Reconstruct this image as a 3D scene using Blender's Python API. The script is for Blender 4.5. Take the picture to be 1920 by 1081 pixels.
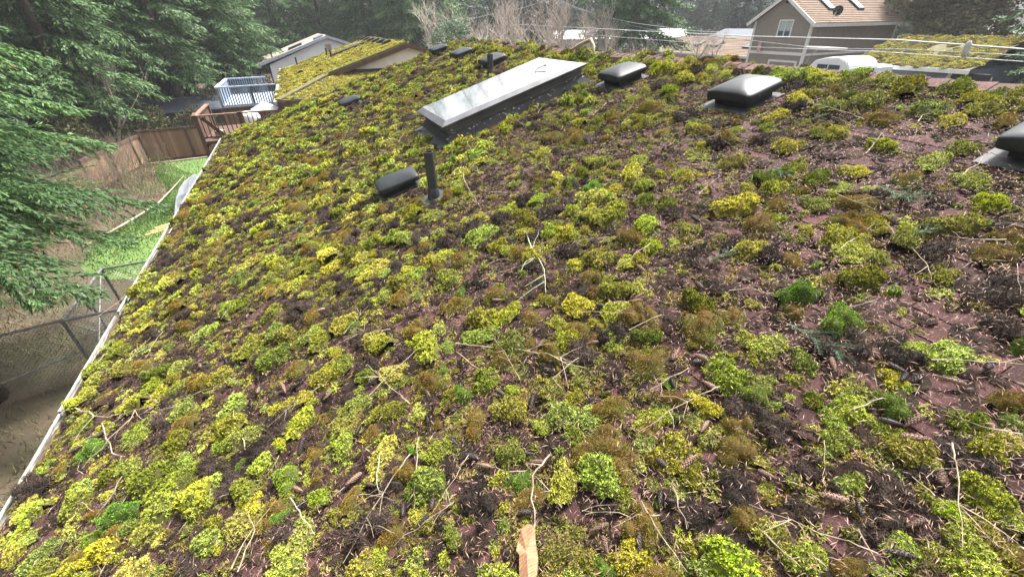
import bpy, bmesh, math, random
import numpy as np
from mathutils import Matrix, Vector, Euler
R = math.radians
for o in list(bpy.data.objects): bpy.data.objects.remove(o)
sc = bpy.context.scene
col = sc.collection

# ------------------------------------------------------------------ camera
# world: X = level direction up the roof slope, Y = along the ridge, Z up, camera at the origin
cam_d = bpy.data.cameras.new("camera")
cam = bpy.data.objects.new("camera", cam_d); col.objects.link(cam)
cam_d.sensor_width = 36; cam_d.lens = 36*800/1920
cam_d.clip_start = .05; cam_d.clip_end = 900
pt, rl, yw = R(31.87), R(-1.0), R(-23.79)
fw = Vector((0, math.cos(pt), -math.sin(pt))); rt = Vector((1, 0, 0)); up = rt.cross(fw)
rt, up = math.cos(rl)*rt+math.sin(rl)*up, math.cos(rl)*up-math.sin(rl)*rt
YM = Matrix(((math.cos(yw), -math.sin(yw), 0), (math.sin(yw), math.cos(yw), 0), (0, 0, 1)))
rt, up, fw = YM@rt, YM@up, YM@fw
cam.matrix_world = Matrix(((rt.x, up.x, -fw.x, 0), (rt.y, up.y, -fw.y, 0), (rt.z, up.z, -fw.z, 0), (0, 0, 0, 1)))
sc.camera = cam

# ------------------------------------------------------------------ sky, sun, exposure
SUN_EL, SUN_AZ = R(58), R(68)           # azimuth from +Y towards +X: high, veiled light from beyond the ridge
w = bpy.data.worlds.new("World"); sc.world = w; w.use_nodes = True
nt = w.node_tree; bg = nt.nodes["Background"]
sky = nt.nodes.new("ShaderNodeTexSky"); sky.sky_type = 'NISHITA'; sky.sun_disc = False
sky.sun_elevation = SUN_EL; sky.sun_rotation = SUN_AZ; sky.air_density = 1.0; sky.dust_density = 6.0; sky.ozone_density = 1.0
hsv = nt.nodes.new("ShaderNodeHueSaturation"); hsv.inputs['Saturation'].default_value = .28
nt.links.new(sky.outputs[0], hsv.inputs['Color']); nt.links.new(hsv.outputs[0], bg.inputs[0])
bg.inputs[1].default_value = .125
sd = bpy.data.lights.new("sun", 'SUN'); sd.energy = 3.4; sd.angle = R(10); sd.color = (1, .96, .9)
sun = bpy.data.objects.new("sun", sd); col.objects.link(sun)
sdir = Vector((math.sin(SUN_AZ)*math.cos(SUN_EL), math.cos(SUN_AZ)*math.cos(SUN_EL), math.sin(SUN_EL)))
sun.rotation_euler = sdir.to_track_quat('Z', 'Y').to_euler(); sun.location = (0, 0, 60)
sc.view_settings.view_transform = 'Standard'; sc.view_settings.look = 'None'
sc.view_settings.exposure = 1.8; sc.view_settings.gamma = 1; sc.view_settings.use_curve_mapping = False
sc.cycles.max_bounces = 6; sc.cycles.diffuse_bounces = 3; sc.cycles.glossy_bounces = 3; sc.cycles.transparent_max_bounces = 6
sc.cycles.use_denoising = True

# ------------------------------------------------------------------ mesh helpers
class MB:
    """collects polygons into one mesh"""
    def __init__(s): s.v = []; s.f = []
    def add(s, vs, fs):
        n = len(s.v); s.v += [tuple(p) for p in vs]; s.f += [tuple(i+n for i in f) for f in fs]; return s
    def box(s, x0, x1, y0, y1, z0, z1, M=None):
        vs = [Vector(p) for p in ((x0,y0,z0),(x1,y0,z0),(x1,y1,z0),(x0,y1,z0),(x0,y0,z1),(x1,y0,z1),(x1,y1,z1),(x0,y1,z1))]
        if M: vs = [M@p for p in vs]
        return s.add(vs, [(0,3,2,1),(4,5,6,7),(0,1,5,4),(1,2,6,5),(2,3,7,6),(3,0,4,7)])
    def beam(s, a, b, wd, ht, up=(0,0,1)):
        a, b = Vector(a), Vector(b); d = (b-a).normalized(); r = d.cross(Vector(up)).normalized(); u = r.cross(d)
        vs = [p+r*i*wd/2+u*j*ht/2 for p in (a, b) for i, j in ((-1,-1),(1,-1),(1,1),(-1,1))]
        return s.add(vs, [(0,1,2,3),(7,6,5,4),(0,4,5,1),(1,5,6,2),(2,6,7,3),(3,7,4,0)])
    def tube(s, pts, rad, n=6, cap=True):
        pts = [Vector(p) for p in pts]
        rad = rad if hasattr(rad, '__len__') else [rad]*len(pts)
        rings = []; ref = None
        for i, p in enumerate(pts):
            d = (pts[min(i+1, len(pts)-1)]-pts[max(i-1, 0)]).normalized()
            if ref is None: ref = d.orthogonal().normalized()
            ref = (ref-d*ref.dot(d)).normalized(); b = d.cross(ref)
            rings += [p+(ref*math.cos(t)+b*math.sin(t))*rad[i] for t in (2*math.pi*k/n for k in range(n))]
        fs = [(i*n+k, i*n+(k+1)%n, (i+1)*n+(k+1)%n, (i+1)*n+k) for i in range(len(pts)-1) for k in range(n)]
        if cap: fs += [tuple(range(n-1, -1, -1)), tuple(range((len(pts)-1)*n, len(pts)*n))]
        return s.add(rings, fs)
    def slab(s, pts, t):
        """a polygon (list of 3D points) given thickness t along its normal, downwards"""
        pts = [Vector(p) for p in pts]; n = (pts[1]-pts[0]).cross(pts[2]-pts[0]).normalized(); k = len(pts)
        return s.add(pts+[p-n*t for p in pts], [tuple(range(k)), tuple(range(2*k-1, k-1, -1))]+[(i, i+k, (i+1) % k+k, (i+1) % k) for i in range(k)])
    def build(s, name, m, parent=None, smooth=False, mw=None, bev=0):
        me = bpy.data.meshes.new(name); me.from_pydata(s.v, [], s.f)
        if bev:
            b = bmesh.new(); b.from_mesh(me); bmesh.ops.bevel(b, geom=b.edges[:], offset=bev, segments=2, affect='EDGES', clamp_overlap=True); b.to_mesh(me); b.free()
        if smooth: me.polygons.foreach_set('use_smooth', [True]*len(me.polygons))
        me.materials.append(m)
        return link(name, me, parent, mw)
def link(name, me, parent=None, mw=None):
    o = bpy.data.objects.new(name, me); col.objects.link(o)
    if parent:
        o.parent = parent
        o.matrix_parent_inverse = wm(parent).inverted() if mw is None else Matrix()
    if mw is not None: o.matrix_basis = mw
    return o
def wm(o):
    m = o.matrix_basis.copy()
    return wm(o.parent)@o.matrix_parent_inverse@m if o.parent else m
def empty(name, loc=(0,0,0), mw=None):
    o = bpy.data.objects.new(name, None); col.objects.link(o); o.empty_display_size = .1
    o.matrix_basis = mw if mw is not None else Matrix.Translation(loc)
    return o
def tag(o, label=None, cat=None, group=None, kind=None):
    for k, v in (('label', label), ('category', cat), ('group', group), ('kind', kind)):
        if v: o[k] = v
    return o
def trimesh(name, V, F, m, attrs=None, flat=False):
    me = bpy.data.meshes.new(name); V = np.asarray(V, np.float32); F = np.asarray(F, np.int32)
    me.vertices.add(len(V)); me.vertices.foreach_set('co', V.ravel())
    me.loops.add(F.size); me.loops.foreach_set('vertex_index', F.ravel())
    me.polygons.add(len(F)); me.polygons.foreach_set('loop_start', np.arange(0, F.size, F.shape[1], dtype=np.int32))
    me.update(calc_edges=True)
    for k, a in (attrs or {}).items():
        at = me.attributes.new(k, 'FLOAT', 'POINT'); at.data.foreach_set('value', np.asarray(a, np.float32))
    if flat: me.polygons.foreach_set('use_smooth', [False]*len(me.polygons))
    if m: me.materials.append(m)
    return me
def copy_tree(o, mw, parent=None):
    c = o.copy(); col.objects.link(c)
    if parent: c.parent = parent; c.matrix_parent_inverse = o.matrix_parent_inverse
    else: c.matrix_basis = mw
    for ch in o.children: copy_tree(ch, None, c)
    return c

# ------------------------------------------------------------------ materials
def mat(name, c1, c2=None, scale=8., rough=.8, metal=0., bump=0., bscale=None, attr=None, coat=0., detail=6., spec=.4, tint=None, stretch=None, mixlo=.35, mixhi=.65, speck=None):
    m = bpy.data.materials.new(name); m.use_nodes = True; t = m.node_tree; b = t.nodes["Principled BSDF"]
    b.inputs['Roughness'].default_value = rough; b.inputs['Metallic'].default_value = metal
    b.inputs['Specular IOR Level'].default_value = spec; b.inputs['Coat Weight'].default_value = coat
    c2 = c2 or tuple(x*.7 for x in c1)
    tc = t.nodes.new("ShaderNodeTexCoord"); src = tc.outputs['Object']
    if stretch:
        mp = t.nodes.new("ShaderNodeMapping"); mp.inputs['Scale'].default_value = stretch; t.links.new(src, mp.inputs[0]); src = mp.outputs[0]
    nz = t.nodes.new("ShaderNodeTexNoise"); nz.inputs['Scale'].default_value = scale; nz.inputs['Detail'].default_value = detail; t.links.new(src, nz.inputs['Vector'])
    rp = t.nodes.new("ShaderNodeMapRange"); rp.inputs[1].default_value = mixlo; rp.inputs[2].default_value = mixhi; t.links.new(nz.outputs[0], rp.inputs[0])
    mx = t.nodes.new("ShaderNodeMix"); mx.data_type = 'RGBA'; mx.inputs['A'].default_value = (*c1, 1); mx.inputs['B'].default_value = (*c2, 1)
    t.links.new(rp.outputs[0], mx.inputs['Factor']); out = mx.outputs['Result']
    if speck:          # fine mineral granules
        ns = t.nodes.new("ShaderNodeTexNoise"); ns.inputs['Scale'].default_value = speck; ns.inputs['Detail'].default_value = 2; t.links.new(src, ns.inputs['Vector'])
        mr = t.nodes.new("ShaderNodeMapRange"); mr.inputs[1].default_value = .3; mr.inputs[2].default_value = .7; mr.inputs[3].default_value = .35; mr.inputs[4].default_value = 1.75; t.links.new(ns.outputs[0], mr.inputs[0])
        ml = t.nodes.new("ShaderNodeMix"); ml.data_type = 'RGBA'; ml.blend_type = 'MULTIPLY'; ml.inputs['Factor'].default_value = 1
        t.links.new(out, ml.inputs['A']); t.links.new(mr.outputs[0], ml.inputs['B']); out = ml.outputs['Result']
    if attr:           # a per-piece random value (mesh attribute) brightens or darkens the piece
        at = t.nodes.new("ShaderNodeAttribute"); at.attribute_name = attr
        mr = t.nodes.new("ShaderNodeMapRange"); mr.inputs[3].default_value = .55; mr.inputs[4].default_value = 1.45; t.links.new(at.outputs['Fac'], mr.inputs[0])
        ml = t.nodes.new("ShaderNodeMix"); ml.data_type = 'RGBA'; ml.blend_type = 'MULTIPLY'; ml.inputs['Factor'].default_value = 1
        t.links.new(out, ml.inputs['A']); t.links.new(mr.outputs[0], ml.inputs['B']); out = ml.outputs['Result']
    if tint:           # each object a little different
        oi = t.nodes.new("ShaderNodeObjectInfo")
        mr = t.nodes.new("ShaderNodeMapRange"); mr.inputs[3].default_value = 1-tint; mr.inputs[4].default_value = 1+tint; t.links.new(oi.outputs['Random'], mr.inputs[0])
        ml = t.nodes.new("ShaderNodeMix"); ml.data_type = 'RGBA'; ml.blend_type = 'MULTIPLY'; ml.inputs['Factor'].default_value = 1
        t.links.new(out, ml.inputs['A']); t.links.new(mr.outputs[0], ml.inputs['B']); out = ml.outputs['Result']
    t.links.new(out, b.inputs['Base Color'])
    if bump:
        n2 = t.nodes.new("ShaderNodeTexNoise"); n2.inputs['Scale'].default_value = bscale or scale*4; n2.inputs['Detail'].default_value = 4; t.links.new(src, n2.inputs['Vector'])
        bp = t.nodes.new("ShaderNodeBump"); bp.inputs['Strength'].default_value = bump; bp.inputs['Distance'].default_value = .01
        t.links.new(n2.outputs[0], bp.inputs['Height']); t.links.new(bp.outputs[0], b.inputs['Normal'])
    return m
def moss_mat(name, rough=.9, lo=.28, hi=1.75, base=(.020,.015,.007), trans=.0):
    """colour of a tuft from its 'tint' (object or instance), brown towards the foot of each shoot, varied per shoot"""
    m = bpy.data.materials.new(name); m.use_nodes = True; t = m.node_tree; b = t.nodes["Principled BSDF"]
    b.inputs['Roughness'].default_value = rough; b.inputs['Specular IOR Level'].default_value = .25
    ti = t.nodes.new("ShaderNodeAttribute"); ti.attribute_type = 'INSTANCER'; ti.attribute_name = 'tint'
    tp = t.nodes.new("ShaderNodeAttribute"); tp.attribute_name = 'tip'
    rn = t.nodes.new("ShaderNodeAttribute"); rn.attribute_name = 'rnd'
    or_ = t.nodes.new("ShaderNodeAttribute"); or_.attribute_name = 'rust'
    mr = t.nodes.new("ShaderNodeMapRange"); mr.inputs[3].default_value = lo; mr.inputs[4].default_value = hi; t.links.new(rn.outputs['Fac'], mr.inputs[0])
    ml = t.nodes.new("ShaderNodeMix"); ml.data_type = 'RGBA'; ml.blend_type = 'MULTIPLY'; ml.inputs['Factor'].default_value = 1
    t.links.new(ti.outputs['Color'], ml.inputs['A']); t.links.new(mr.outputs[0], ml.inputs['B'])
    ru = t.nodes.new("ShaderNodeMix"); ru.data_type = 'RGBA'; ru.inputs['B'].default_value = (.40,.20,.03,1)
    t.links.new(or_.outputs['Fac'], ru.inputs['Factor']); t.links.new(ml.outputs['Result'], ru.inputs['A'])
    mx = t.nodes.new("ShaderNodeMix"); mx.data_type = 'RGBA'; mx.inputs['A'].default_value = (*base, 1)
    t.links.new(tp.outputs['Fac'], mx.inputs['Factor']); t.links.new(ru.outputs['Result'], mx.inputs['B'])
    hi_ = t.nodes.new("ShaderNodeMapRange"); hi_.inputs[1].default_value = .5; hi_.inputs[3].default_value = .85; hi_.inputs[4].default_value = 1.45; t.links.new(tp.outputs['Fac'], hi_.inputs[0])   # young tips are paler, with the moss highlights put into their colour too
    mt = t.nodes.new("ShaderNodeMix"); mt.data_type = 'RGBA'; mt.blend_type = 'MULTIPLY'; mt.inputs['Factor'].default_value = 1
    t.links.new(mx.outputs['Result'], mt.inputs['A']); t.links.new(hi_.outputs[0], mt.inputs['B']); t.links.new(mt.outputs['Result'], b.inputs['Base Color'])
    return m
def leaf_mat(name, c1, c2, rough=.6, attr='rnd', dead=None):
    m = bpy.data.materials.new(name); m.use_nodes = True; t = m.node_tree; b = t.nodes["Principled BSDF"]
    b.inputs['Roughness'].default_value = rough; b.inputs['Specular IOR Level'].default_value = .3
    at = t.nodes.new("ShaderNodeAttribute"); at.attribute_name = attr
    cr = t.nodes.new("ShaderNodeValToRGB"); e = cr.color_ramp.elements
    e[0].color = (*c1, 1); e[1].color = (*c2, 1)
    if dead: x = e.new(.97); x.color = (*c2, 1); e[2].position = .985; e[2].color = (*dead, 1)
    t.links.new(at.outputs['Fac'], cr.inputs[0])
    oi = t.nodes.new("ShaderNodeObjectInfo"); mr = t.nodes.new("ShaderNodeMapRange"); mr.inputs[3].default_value = .8; mr.inputs[4].default_value = 1.2
    t.links.new(oi.outputs['Random'], mr.inputs[0])
    ml = t.nodes.new("ShaderNodeMix"); ml.data_type = 'RGBA'; ml.blend_type = 'MULTIPLY'; ml.inputs['Factor'].default_value = 1
    t.links.new(cr.outputs[0], ml.inputs['A']); t.links.new(mr.outputs[0], ml.inputs['B'])
    t.links.new(ml.outputs['Result'], b.inputs['Base Color'])
    tr = t.nodes.new("ShaderNodeBsdfTranslucent"); t.links.new(ml.outputs['Result'], tr.inputs[0])
    ms = t.nodes.new("ShaderNodeMixShader"); ms.inputs[0].default_value = .25
    t.links.new(b.outputs[0], ms.inputs[1]); t.links.new(tr.outputs[0], ms.inputs[2]); t.links.new(ms.outputs[0], t.nodes["Material Output"].inputs[0])
    return m
M = {}
M['shingle'] = mat('red_shingle', (.07,.029,.027), (.043,.0195,.0185), scale=5, rough=.95, bump=.7, bscale=380, attr='rnd', tint=.25, speck=230)
M['ridge'] = mat('ridge_shingle', (.10,.05,.045), (.07,.035,.032), scale=7, rough=.95, bump=.5, bscale=350, tint=.25, speck=230)
M['moss'] = moss_mat('moss')
M['dead'] = moss_mat('dead_moss', base=(.011,.008,.006), lo=.08, hi=2.6)
M['needle'] = mat('fallen_needle', (.36,.225,.16), (.13,.07,.045), scale=2, rough=.7, attr='rnd')
M['stick'] = mat('weathered_stick', (.36,.30,.22), (.16,.12,.08), scale=25, rough=.85)
M['lichen'] = mat('lichen_crust', (.36,.39,.31), (.22,.22,.16), scale=40, rough=.9)
M['barkflake'] = mat('bark_flake', (.40,.22,.12), (.24,.12,.06), scale=30, rough=.85, bump=.4, stretch=(1,6,1))
M['cone_tan'] = mat('cone_scale_tan', (.26,.165,.12), (.10,.06,.045), scale=60, rough=.75, tint=.35)
M['cone_dark'] = mat('cone_scale_dark', (.065,.05,.046), (.02,.015,.013), scale=60, rough=.6, tint=.35)
M['sprig'] = leaf_mat('fir_sprig_needle', (.04,.10,.05), (.13,.22,.12))
M['vent'] = mat('vent_hood_grey', (.022,.026,.029), (.013,.015,.017), scale=5, rough=.45, spec=.25, bump=.04, bscale=50)
M['vent_dk'] = mat('vent_collar_black', (.02,.02,.022), rough=.6)
M['flash'] = mat('metal_flashing', (.05,.053,.056), (.022,.023,.025), scale=14, rough=.7, metal=0)
M['pipe'] = mat('vent_pipe_black', (.022,.023,.025), (.035,.036,.036), scale=20, rough=.5)
M['curb'] = mat('skylight_curb_grey', (.075,.068,.07), (.05,.045,.047), scale=6, rough=.55, bump=.05)
M['flashdark'] = mat('darkened_flashing', (.045,.042,.043), (.028,.026,.027), scale=12, rough=.7)  # curb grey darkened: shade put into the colour against bright sky light
M['frame'] = mat('skylight_frame_grey', (.12,.122,.13), (.08,.082,.088), scale=6, rough=.4, metal=.2)
M['glass'] = mat('skylight_glass', (.12,.125,.13), (.05,.053,.056), scale=9, rough=.09, spec=1.0, coat=1.0, bump=.03, bscale=220); M['glass'].node_tree.nodes['Principled BSDF'].inputs['Coat IOR'].default_value = 2.5; M['glass'].node_tree.nodes['Principled BSDF'].inputs['Coat Roughness'].default_value = .06
M['grime'] = mat('pale_lichen_crust', (.5,.51,.47), (.32,.33,.27), scale=60, rough=.9)
M['gutter'] = mat('white_gutter', (.52,.52,.50), (.17,.16,.13), scale=9, rough=.5, stretch=(6,1,6))
M['brownwall'] = mat('brown_siding', (.27,.23,.20), (.24,.20,.175), scale=3, rough=.85, bump=.15, bscale=40)
M['whitetrim'] = mat('white_trim', (.74,.74,.73), (.66,.66,.64), scale=4, rough=.6)
M['whitewall'] = mat('white_siding', (.70,.70,.72), (.62,.62,.65), scale=2, rough=.7)
M['pinkwall'] = mat('cream_gable', (.66,.60,.58), (.58,.52,.50), scale=2, rough=.8)
M['tanroof'] = mat('tan_shingle', (.32,.22,.155), (.25,.17,.12), scale=3, rough=.95, bump=.4, bscale=60, attr='rnd')
M['tangrey'] = mat('tan_grey_shingle', (.34,.29,.235), (.26,.22,.18), scale=4, rough=.95, bump=.3, bscale=60)
M['greyshingle'] = mat('grey_green_shingle', (.20,.205,.18), (.12,.13,.10), scale=6, rough=.95, bump=.3, bscale=60)
M['mossroof'] = mat('moss_brown_shingle', (.13,.115,.045), (.085,.07,.03), scale=5, rough=.95, bump=.4, bscale=60)
M['bluegrey'] = mat('blue_grey_paint', (.16,.20,.26), (.13,.16,.21), scale=3, rough=.7)
M['paleblue'] = mat('pale_blue_boards', (.36,.41,.50), (.28,.33,.41), scale=5, rough=.7)
M['brownwood'] = mat('brown_stained_wood', (.09,.05,.035), (.06,.032,.022), scale=6, rough=.8, stretch=(1,1,.2))
M['railcap'] = mat('brown_rail_cap', (.22,.13,.09), (.12,.07,.05), scale=9, rough=.75)
M['cedar'] = mat('cedar_board', (.27,.155,.105), (.17,.095,.065), scale=5, rough=.85, tint=.3, stretch=(1,1,.25))
M['cedar_lt'] = mat('fresh_cedar', (.45,.27,.14), (.34,.19,.10), scale=5, rough=.85)
M['darkblue'] = mat('slate_blue_wall', (.045,.055,.075), (.035,.042,.06), scale=3, rough=.8)
M['steel'] = mat('galvanised_steel', (.26,.26,.25), (.12,.12,.115), scale=20, rough=.5, metal=.5)
M['tarp'] = mat('white_tarp', (.62,.64,.68), (.5,.52,.57), scale=5, rough=.6)
M['black'] = mat('black_and_opening_shade', (.015,.015,.017), rough=.5)  # black for rubber and metal, also the painted shade of the carport
M['window'] = mat('window_glass', (.05,.07,.08), (.03,.04,.05), rough=.08, spec=.8)
M['blind'] = mat('pale_blind', (.45,.55,.52), rough=.6)
M['darkroof'] = mat('dark_slate_roof', (.10,.115,.135), (.07,.08,.10), scale=6, rough=.8)
M['trunk'] = mat('conifer_bark', (.11,.08,.06), (.05,.036,.028), scale=6, rough=.95, bump=.8, bscale=14, stretch=(3,3,.6))
M['trunk_lt'] = mat('pale_bark', (.22,.17,.14), (.13,.10,.08), scale=6, rough=.95, bump=.6, bscale=14, stretch=(3,3,.6))
M['twig'] = mat('bare_twig', (.45,.39,.34), (.30,.25,.21), scale=5, rough=.9)
M['twig_dk'] = mat('dark_bare_twig', (.20,.16,.12), (.12,.09,.065), scale=5, rough=.9)
M['fir'] = leaf_mat('fir_needles', (.010,.030,.010), (.105,.20,.06), dead=(.22,.10,.04))
M['fir2'] = leaf_mat('hemlock_needles', (.012,.036,.012), (.115,.215,.07))
M['hazefir'] = leaf_mat('hazed_fir_needles', (.025,.045,.03), (.11,.16,.10))  # paler, greyer green: distance haze mixed into the needle colour
M['broad'] = leaf_mat('evergreen_leaves', (.04,.075,.04), (.16,.22,.14))
M['madrone'] = leaf_mat('brown_green_leaves', (.05,.06,.03), (.24,.19,.11))
M['shrub'] = leaf_mat('shrub_leaves', (.05,.07,.022), (.19,.22,.08))
M['hedge'] = leaf_mat('olive_shrub_leaves', (.02,.026,.008), (.075,.075,.02))
M['wire'] = mat('cable_grey', (.20,.21,.22), rough=.5)
M['wire_lt'] = mat('cable_pale', (.42,.44,.46), rough=.5)
M['pole'] = mat('reddish_pole', (.20,.10,.085), (.13,.07,.06), scale=3, rough=.9, stretch=(3,3,.3))
M['white'] = mat('white_enamel', (.72,.74,.76), (.65,.67,.70), scale=2, rough=.35)
M['red'] = mat('red_cloth', (.45,.04,.05), rough=.8)
M['lumber'] = mat('yellow_lumber', (.55,.40,.17), (.42,.30,.12), scale=6, rough=.8)
M['log'] = mat('pale_log', (.42,.34,.26), (.27,.21,.15), scale=7, rough=.9)

# ------------------------------------------------------------------ roof frame: u up the slope, v along the ridge, h off the surface
PITCH = R(16.6); cP, sP = math.cos(PITCH), math.sin(PITCH); HC = 1.75
RM = Matrix(((cP, 0, -sP, sP*HC), (0, 1, 0, 0), (sP, 0, cP, -cP*HC), (0, 0, 0, 1)))
def pr(u, v, h=0): return RM@Vector((u, v, h))
def onroof(u, v, h=0, rz=0, s=1, tilt=None):
    m = RM@Matrix.Translation((u, v, h))@Matrix.Rotation(rz, 4, 'Z')
    if tilt: m = m@Matrix.Rotation(tilt, 4, 'X')
    return m@(Matrix.Diagonal((*s, 1)) if hasattr(s, '__len__') else Matrix.Scale(s, 4))
U0, U1, V0, V1 = -2.81, 4.30, -2.4, 14.15
rng = np.random.default_rng(7); random.seed(7)
def vnoise(x, y, cell, seed):
    """smooth value noise 0..1"""
    g = np.random.default_rng(seed).random((97, 97)); x, y = np.asarray(x)/cell+500, np.asarray(y)/cell+500
    i, j = np.floor(x).astype(int), np.floor(y).astype(int); a, b = x-i, y-j; a, b = a*a*(3-2*a), b*b*(3-2*b)
    q = lambda p, r: g[p % 97, r % 97]
    return (q(i,j)*(1-a)+q(i+1,j)*a)*(1-b)+(q(i,j+1)*(1-a)+q(i+1,j+1)*a)*b

# ------------------------------------------------------------------ ground
def gz(x, y):
    t = np.clip((np.asarray(x, float)-1)/8, 0, 1); t = t*t*(3-2*t)
    z = -7+2*t
    z = z+np.where(np.asarray(y) > 45, (np.asarray(y)-45)*.01, 0)*0
    return z
gx = np.concatenate([np.linspace(-260, -30, 14), np.linspace(-27, 15, 70), np.linspace(18, 300, 24)])
gy = np.concatenate([np.linspace(-60, 0, 8), np.linspace(1.5, 45, 60), np.linspace(50, 420, 24)])
X, Y = np.meshgrid(gx, gy, indexing='ij'); Z = gz(X, Y)+(vnoise(X, Y, 2.2, 3)-.5)*.16*(np.abs(X) < 30)
nx, ny = X.shape; idx = np.arange(nx*ny).reshape(nx, ny)
F = np.stack([idx[:-1,:-1], idx[1:,:-1], idx[1:,1:], idx[:-1,1:]], -1).reshape(-1, 4)
gm = mat('leaf_litter_ground', (.085,.06,.042), (.05,.05,.024), scale=.8, rough=.95, bump=.8, bscale=9)
o = link('ground', trimesh('ground', np.stack([X, Y, Z], -1).reshape(-1, 3), F, gm)); tag(o, kind='structure')
# lawn: irregular sheet a little above the ground
pts = [(-2.0,15.5),(-5.0,15.7),(-7.3,16.5),(-8.4,17.9),(-8.6,19.9),(-7.75,22.0),(-7.2,24.2),(-7.3,26.3),(-8.0,28.2),(-8.7,30.4),(-9.0,32.9),(-4.5,32.95),(-1.2,32.9),(-1.0,24)]
b = MB(); c0 = (-4.2, 24.5); RN = 14
vs = [(c0[0], c0[1], -6.9)]
n = len(pts)
for k in range(1, RN+1):
    for p in pts:
        q = (c0[0]+(p[0]-c0[0])*k/RN, c0[1]+(p[1]-c0[1])*k/RN); vs.append((*q, -6.885+.05*float(vnoise(q[0], q[1], 1.3, 8)) - (.1 if k == RN else 0)))
fs = [(0, 1+i, 1+(i+1) % n) for i in range(n)]+[(1+(k-1)*n+i, 1+k*n+i, 1+k*n+(i+1) % n, 1+(k-1)*n+(i+1) % n) for k in range(1, RN) for i in range(n)]
b.add(vs, fs)
lm = mat('lawn_grass', (.07,.145,.028), (.11,.16,.045), scale=1.6, rough=.9, bump=.9, bscale=60)
tag(b.build('lawn', lm), kind='structure')
def blades(name, n, area, hmin, hmax, m, z0, wd=.012, lean=.5, seed=1):
    r = np.random.default_rng(seed); x, y = area(r, n); k = len(x); a = r.random(k)*6.28; h = hmin+(hmax-hmin)*r.random(k)
    dx, dy = np.cos(a)*wd, np.sin(a)*wd; lx, ly = (r.random(k)-.5)*lean*h*2, (r.random(k)-.5)*lean*h*2; z = z0(x, y)
    V = np.stack([np.stack([x-dx, y-dy, z], -1), np.stack([x+dx, y+dy, z], -1), np.stack([x+lx, y+ly, z+h], -1)], 1).reshape(-1, 3)
    return link(name, trimesh(name, V, np.arange(3*k).reshape(-1, 3), m, {'rnd': np.repeat(r.random(k), 3)}))
def lawn_area(r, n):
    t = r.integers(0, len(pts), n); s = np.sqrt(r.random(n))*.985; q = r.random(n); P = np.array(pts); A = P[t]; B = P[(t+1) % len(pts)]
    E = A+(B-A)*q[:, None]; E = np.array(c0)+(E-np.array(c0))*s[:, None]; return E[:, 0], E[:, 1]
M['grass'] = leaf_mat('grass_blades', (.04,.09,.016), (.13,.21,.05)); M['drygrass'] = leaf_mat('dry_grass_blades', (.06,.07,.025), (.28,.22,.12))
tag(blades('grass', 26000, lawn_area, .04, .10, M['grass'], lambda x, y: x*0-6.87, .018), 'short bright green grass on the back lawn', 'grass', kind='stuff')
tag(blades('shrub_litter', 16000, lambda r, n: (-13.5+6.6*r.random(n), 18+15.5*r.random(n)), .04, .30, M['drygrass'], lambda x, y: gz(x, y)-.02, .02, 1.2, 4), 'tangled dry litter and weeds under the bare shrubs', 'weeds', kind='stuff')
tag(blades('dry_grass', 22000, lambda r, n: (-13+11.2*r.random(n), 4+13.5*r.random(n)), .05, .22, M['drygrass'], lambda x, y: gz(x, y)-.02, .014, .9, 2), 'rough dry grass and litter below the eave', 'grass', kind='stuff')

# ------------------------------------------------------------------ the house underfoot
house = tag(empty('main_house', (1.2, 6, -7)), 'house under a moss covered dark red shingle roof filling the foreground', 'house')
b = MB(); b.add([pr(U0, V0, -.012), pr(U1, V0, -.012), pr(U1, V1, -.012), pr(U0, V1, -.012), pr(U0, V0, -.14), pr(U1, V0, -.14), pr(U1, V1, -.14), pr(U0, V1, -.14)],
      [(0,1,2,3),(7,6,5,4),(0,4,5,1),(1,5,6,2),(2,6,7,3),(3,7,4,0)])
roof = b.build('roof', M['shingle'], house)
rx, rz_ = pr(U1, 0, 0).x, pr(U1, 0, 0).z
b = MB(); b.slab([(rx, V1, rz_-.012), (rx, V0, rz_-.012), (rx+6.8, V0, rz_-.012-6.8*sP/cP), (rx+6.8, V1, rz_-.012-6.8*sP/cP)], .12); b.build('rear_roof_slope', M['shingle'], house)
b = MB(); b.box(-1.55, rx+6.2, V0+.3, V1-.45, -7.2, -2.46); b.build('wall', M['brownwall'], house)
b = MB(); b.add([(-1.55, V1-.46, -2.46), (rx+6.2, V1-.46, -2.46), (rx, V1-.46, rz_-.2)], [(0,1,2)]); b.build('gable_wall', M['brownwall'], house)
ex, ez = pr(U0, 0, 0).x, pr(U0, 0, 0).z
b = MB(); b.box(ex-.002, ex+.035, V0, V1, ez-.24, ez-.045); b.build('fascia', M['brownwood'], house)
b = MB(); b.beam(pr(U0-.02, V1+.014, -.06), pr(U1, V1+.014, -.06), .025, .16); b.build('barge_board', M['brownwood'], house)
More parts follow.
